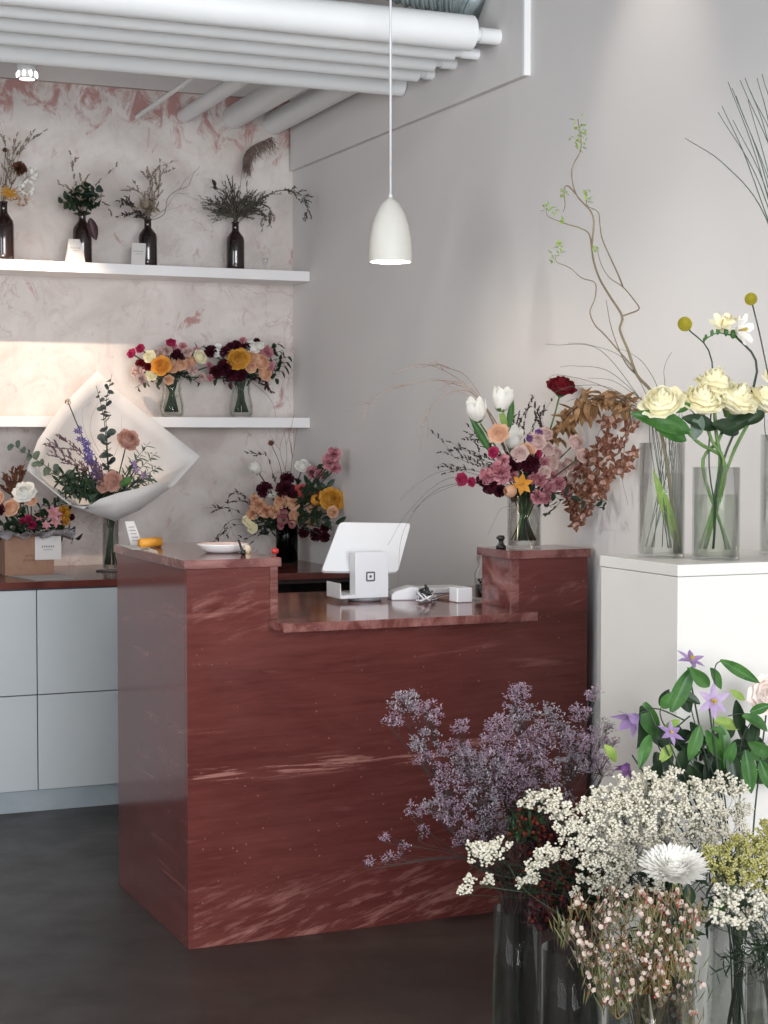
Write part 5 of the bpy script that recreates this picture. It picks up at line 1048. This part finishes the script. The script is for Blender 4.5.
lv = [(671, 712, 692, 668, 20, LEAF), (690, 668, 712, 690, 16, LEAF), (710, 668, 720, 688, 13, LEAF), (720, 660, 758, 682, 14, LEAF), (660, 706, 668, 690, 10, LEAFD), (662, 708, 672, 694, 14, LEAF), (680, 690, 690, 712, 16, LEAFD), (645, 702, 655, 738, 22, LEAF), (640, 706, 646, 752, 24, LEAFD), (650, 735, 640, 765, 14, LEAF),
      (660, 740, 672, 765, 14, LEAFD), (672, 745, 660, 762, 13, LEAFL), (690, 722, 704, 745, 14, LEAFD), (700, 725, 690, 760, 16, LEAF), (712, 720, 740, 728, 14, LEAFL), (706, 730, 722, 760, 15, LEAF), (720, 725, 728, 755, 15, LEAF), (736, 700, 742, 735, 14, LEAFD), (742, 716, 772, 728, 16, LEAF), (750, 712, 770, 705, 12, LEAF), (735, 742, 725, 768, 13, LEAF),
      (745, 750, 752, 792, 18, LEAF), (748, 742, 772, 756, 16, LEAF), (756, 720, 750, 750, 14, LEAFD), (730, 750, 738, 785, 16, LEAFD), (715, 755, 705, 782, 14, LEAFD), (690, 745, 676, 775, 15, LEAFD), (680, 720, 664, 728, 9, LEAFL), (604, 745, 618, 762, 12, LEAFL), (700, 704, 676, 690, 12, LEAFD), (730, 690, 745, 700, 9, LEAFL), (760, 760, 772, 790, 16, LEAF), (720, 772, 732, 795, 14, LEAFD), (660, 760, 650, 790, 16, LEAFD), (690, 765, 700, 790, 16, LEAFD), (726, 734, 712, 728, 9, LEAF),
      (650, 722, 664, 748, 18, LEAFD), (672, 722, 682, 752, 18, LEAFD), (735, 722, 752, 748, 18, LEAFD), (700, 748, 716, 775, 18, LEAFD), (655, 752, 668, 780, 18, LEAFD), (756, 735, 764, 775, 18, LEAFD)]
t = thing('clematis_vine', None, 'sprig', tuple(FV['D'][0])); PENDING.append((t, 'twining clematis vine with broad glossy green leaves', (700, 740)))
q = MB()
for pts in ([(735, 930), (720, 800), (700, 740), (690, 700), (694, 668)], [(738, 930), (725, 800), (715, 740), (713, 705)], [(735, 930), (700, 800), (660, 750), (650, 712), (626, 722)], [(737, 930), (740, 800), (742, 740), (768, 700)], [(736, 930), (720, 820), (690, 760), (672, 735)], [(715, 700), (715, 668), (722, 660)], [(684, 720), (662, 710), (648, 708)], [(690, 716), (670, 730), (660, 712), (670, 692)], [(752, 714), (738, 714), (728, 716)]):
    q.tube(bez([S.at(x, y, .0) for x, y in pts], 6), .0018, .0011, 6)
q.build('stem', STEMD, t)
for _ in range(34):
    x_ = U(650, 772); y_ = U(722, 785); a_ = U(-2.6, .2); L_ = U(20, 32); lv.append((x_, y_, x_+math.cos(a_)*L_, y_+math.sin(a_)*L_*-1*U(-1, 1), U(13, 19), LEAFD if R() < .7 else LEAF))
for i, (x0, y0, x1, y1, W_, mt) in enumerate(lv):
    dy = U(-.07, .05) if i < 36 else .06
    a = S.at(x0, y0, dy); c_ = S.at(x1, y1, dy+U(-.03, .03)); q = MB(); q.blade(a, c_-a, -FW+Vector((U(-.5, .5), 0, U(0, .6))), (c_-a).length*1.05, W_*dep(a)/F, U(-.5, .1), .25, 'leaf', 7, 10); q.build('leaf', mt, t)
# white chrysanthemum in front
S = FB('D', 'before the baby\'s breath', (680, 870), 60, .0)
cg = S.at(675, 862, -.12)
t = S.fl('mum', WHITEP, 674, 868, 32, 'white_chrysanthemum', 'single large white chrysanthemum tilted up', dy=-.36, face=(-.18, -.36, 1), stem=STEM, sr=.0042, via=PY(702, 915, 2.92), sq=.8)
bladepx(S, 'chrysanthemum_leaf', 'green leaf on the chrysanthemum stem at right', 712, 918, 738, 884, 14, LEAF, dy=-.25, parent=t); bladepx(S, 'chrysanthemum_leaf', 'dark leaf on the chrysanthemum stem at left', 700, 935, 672, 925, 11, LEAFD, dy=-.25, parent=t); bladepx(S, 'chrysanthemum_leaf', 'dark leaf right below the chrysanthemum', 690, 905, 688, 884, 14, LEAFD, dy=-.32, parent=t)
for key_, wh_, pts_ in (('C', 'in the waxflower vase', ((600, 935), (620, 900), (650, 895), (680, 905), (695, 930), (610, 965), (690, 960), (640, 925), (665, 945), (590, 950), (675, 985), (635, 985))), ('D', 'before the plinth', ((700, 900), (715, 880), (705, 930), (725, 860), (690, 880), (735, 905), (710, 850), (745, 930), (696, 915))),
                        ('E', 'in the baby\'s breath vase', ((620, 885), (600, 880), (650, 880), (670, 890), (640, 870), (585, 895), (685, 870), (610, 860)))):
    S = FB(key_, wh_, (650, 920), 90, 0)
    for x, y in pts_: S.sprig('leafy_sprig', 'dark green leafy filler sprig', (x, y), 22, 17, 5, LEAFD, dy=U(.03, .07), start=.35, spread=1)
# long bare stem crossing the gap on the left
S = FB('C', 'crossing low before the desk', (600, 900), 60, 0)
S.twig('bare_twig', 'long thin bare stem', [(590, 940), (560, 915), (525, 890), (508, 865)], .0012, STEMD, own_foot=False); S.twig('bare_twig', 'long thin bare stem', [(522, 892), (495, 888), (480, 885)], .0009, STEMD, own_foot=False)

# ================================================================== labels made from place where look-alikes stand together
ORD = ['leftmost', 'second from left', 'third from left', 'fourth from left', 'fifth from left', 'sixth from left', 'seventh from left', 'eighth from left', 'ninth from left']
NUM = {2: 'two', 3: 'three', 4: 'four', 5: 'five', 6: 'six', 7: 'seven', 8: 'eight', 9: 'nine'}
by = {}
for t, d, p in PENDING: by.setdefault(d, []).append((p[0], t))
for d, lst in by.items():
    lst.sort(key=lambda e: e[0]); n = len(lst)
    for i, (x, t) in enumerate(lst):
        if n > 1: t['group'] = d
        if n == 1 or n > 9: t['label'] = d
        else: t['label'] = d+', '+('left one of two' if n == 2 and i == 0 else 'right one of two' if n == 2 else ('rightmost' if i == n-1 else ORD[i])+' of '+NUM[n])

# ================================================================== light
w = bpy.data.worlds.new('world'); scn.world = w; w.use_nodes = True
w.node_tree.nodes['Background'].inputs[0].default_value = (.75, .85, 1, 1); w.node_tree.nodes['Background'].inputs[1].default_value = 1.0
def area(name, loc, rot, sx, sy, e, c):
    l = bpy.data.lights.new(name, 'AREA'); l.shape = 'RECTANGLE'; l.size = sx; l.size_y = sy; l.energy = e; l.color = c
    o = bpy.data.objects.new(name, l); COL.objects.link(o); o.location = loc; o.rotation_euler = rot; return o
area('daylight_through_window', (.5, -2.95, 1.85), (PI/2, 0, 0), 3.7, 2.5, 450, (.96, .98, 1))
area('added_side_daylight', (-3.95, .2, 1.75), (PI/2, 0, -PI/2), 4.4, 2.4, 150, (.95, .98, 1))  # fill added at the side opening to brighten left-facing sides and the right wall
def spot(name, loc, to, e, ang, c, blend=.4, size=.03):
    l = bpy.data.lights.new(name, 'SPOT'); l.energy = e; l.spot_size = math.radians(ang); l.spot_blend = blend; l.color = c; l.shadow_soft_size = size
    o = bpy.data.objects.new(name, l); COL.objects.link(o); o.location = loc; o.rotation_euler = (Vector(to)-Vector(loc)).to_track_quat('-Z', 'Y').to_euler(); return o
spot('spot_lamp_light', (SL.x, SL.y-.01, SL.z-.035), (1.66, 7.47, 1.42), 108, 46, (1, .80, .62), .75, .012)
for i, (x, y, tx, ty, tz, e) in enumerate(((-.6, 5.2, 1.9, 5.0, .9, 60), (.2, 4.4, 2.15, 3.5, .9, 130), (-1.2, 3.6, 2.7, 5.8, 1.8, 40))):
    spot('unseen_spot_light', (x, y, 3.3), (tx, ty, tz), e, 70, (1, .95, .88), .8, .06)  # unseen spots added to brighten the desk, the plinth's left face and the side wall
spot('unseen_spot_light', (2.25, 4.3, 3.35), (2.76, 4.4, 2.45), 14, 48, (1, .9, .8), .9, .05)
l = bpy.data.lights.new('pendant_light', 'POINT'); l.energy = 3; l.color = (1, .85, .7); l.shadow_soft_size = .03; o = bpy.data.objects.new('pendant_light', l); COL.objects.link(o); o.location = pc+Vector((0, 0, .01))

vs_ = scn.view_settings; vs_.view_transform = 'Standard'; vs_.look = 'None'; vs_.exposure = 0.06; vs_.gamma = 1.0; vs_.use_curve_mapping = False
scn.cycles.max_bounces = 8; scn.cycles.transparent_max_bounces = 64; scn.cycles.caustics_reflective = False; scn.cycles.caustics_refractive = False
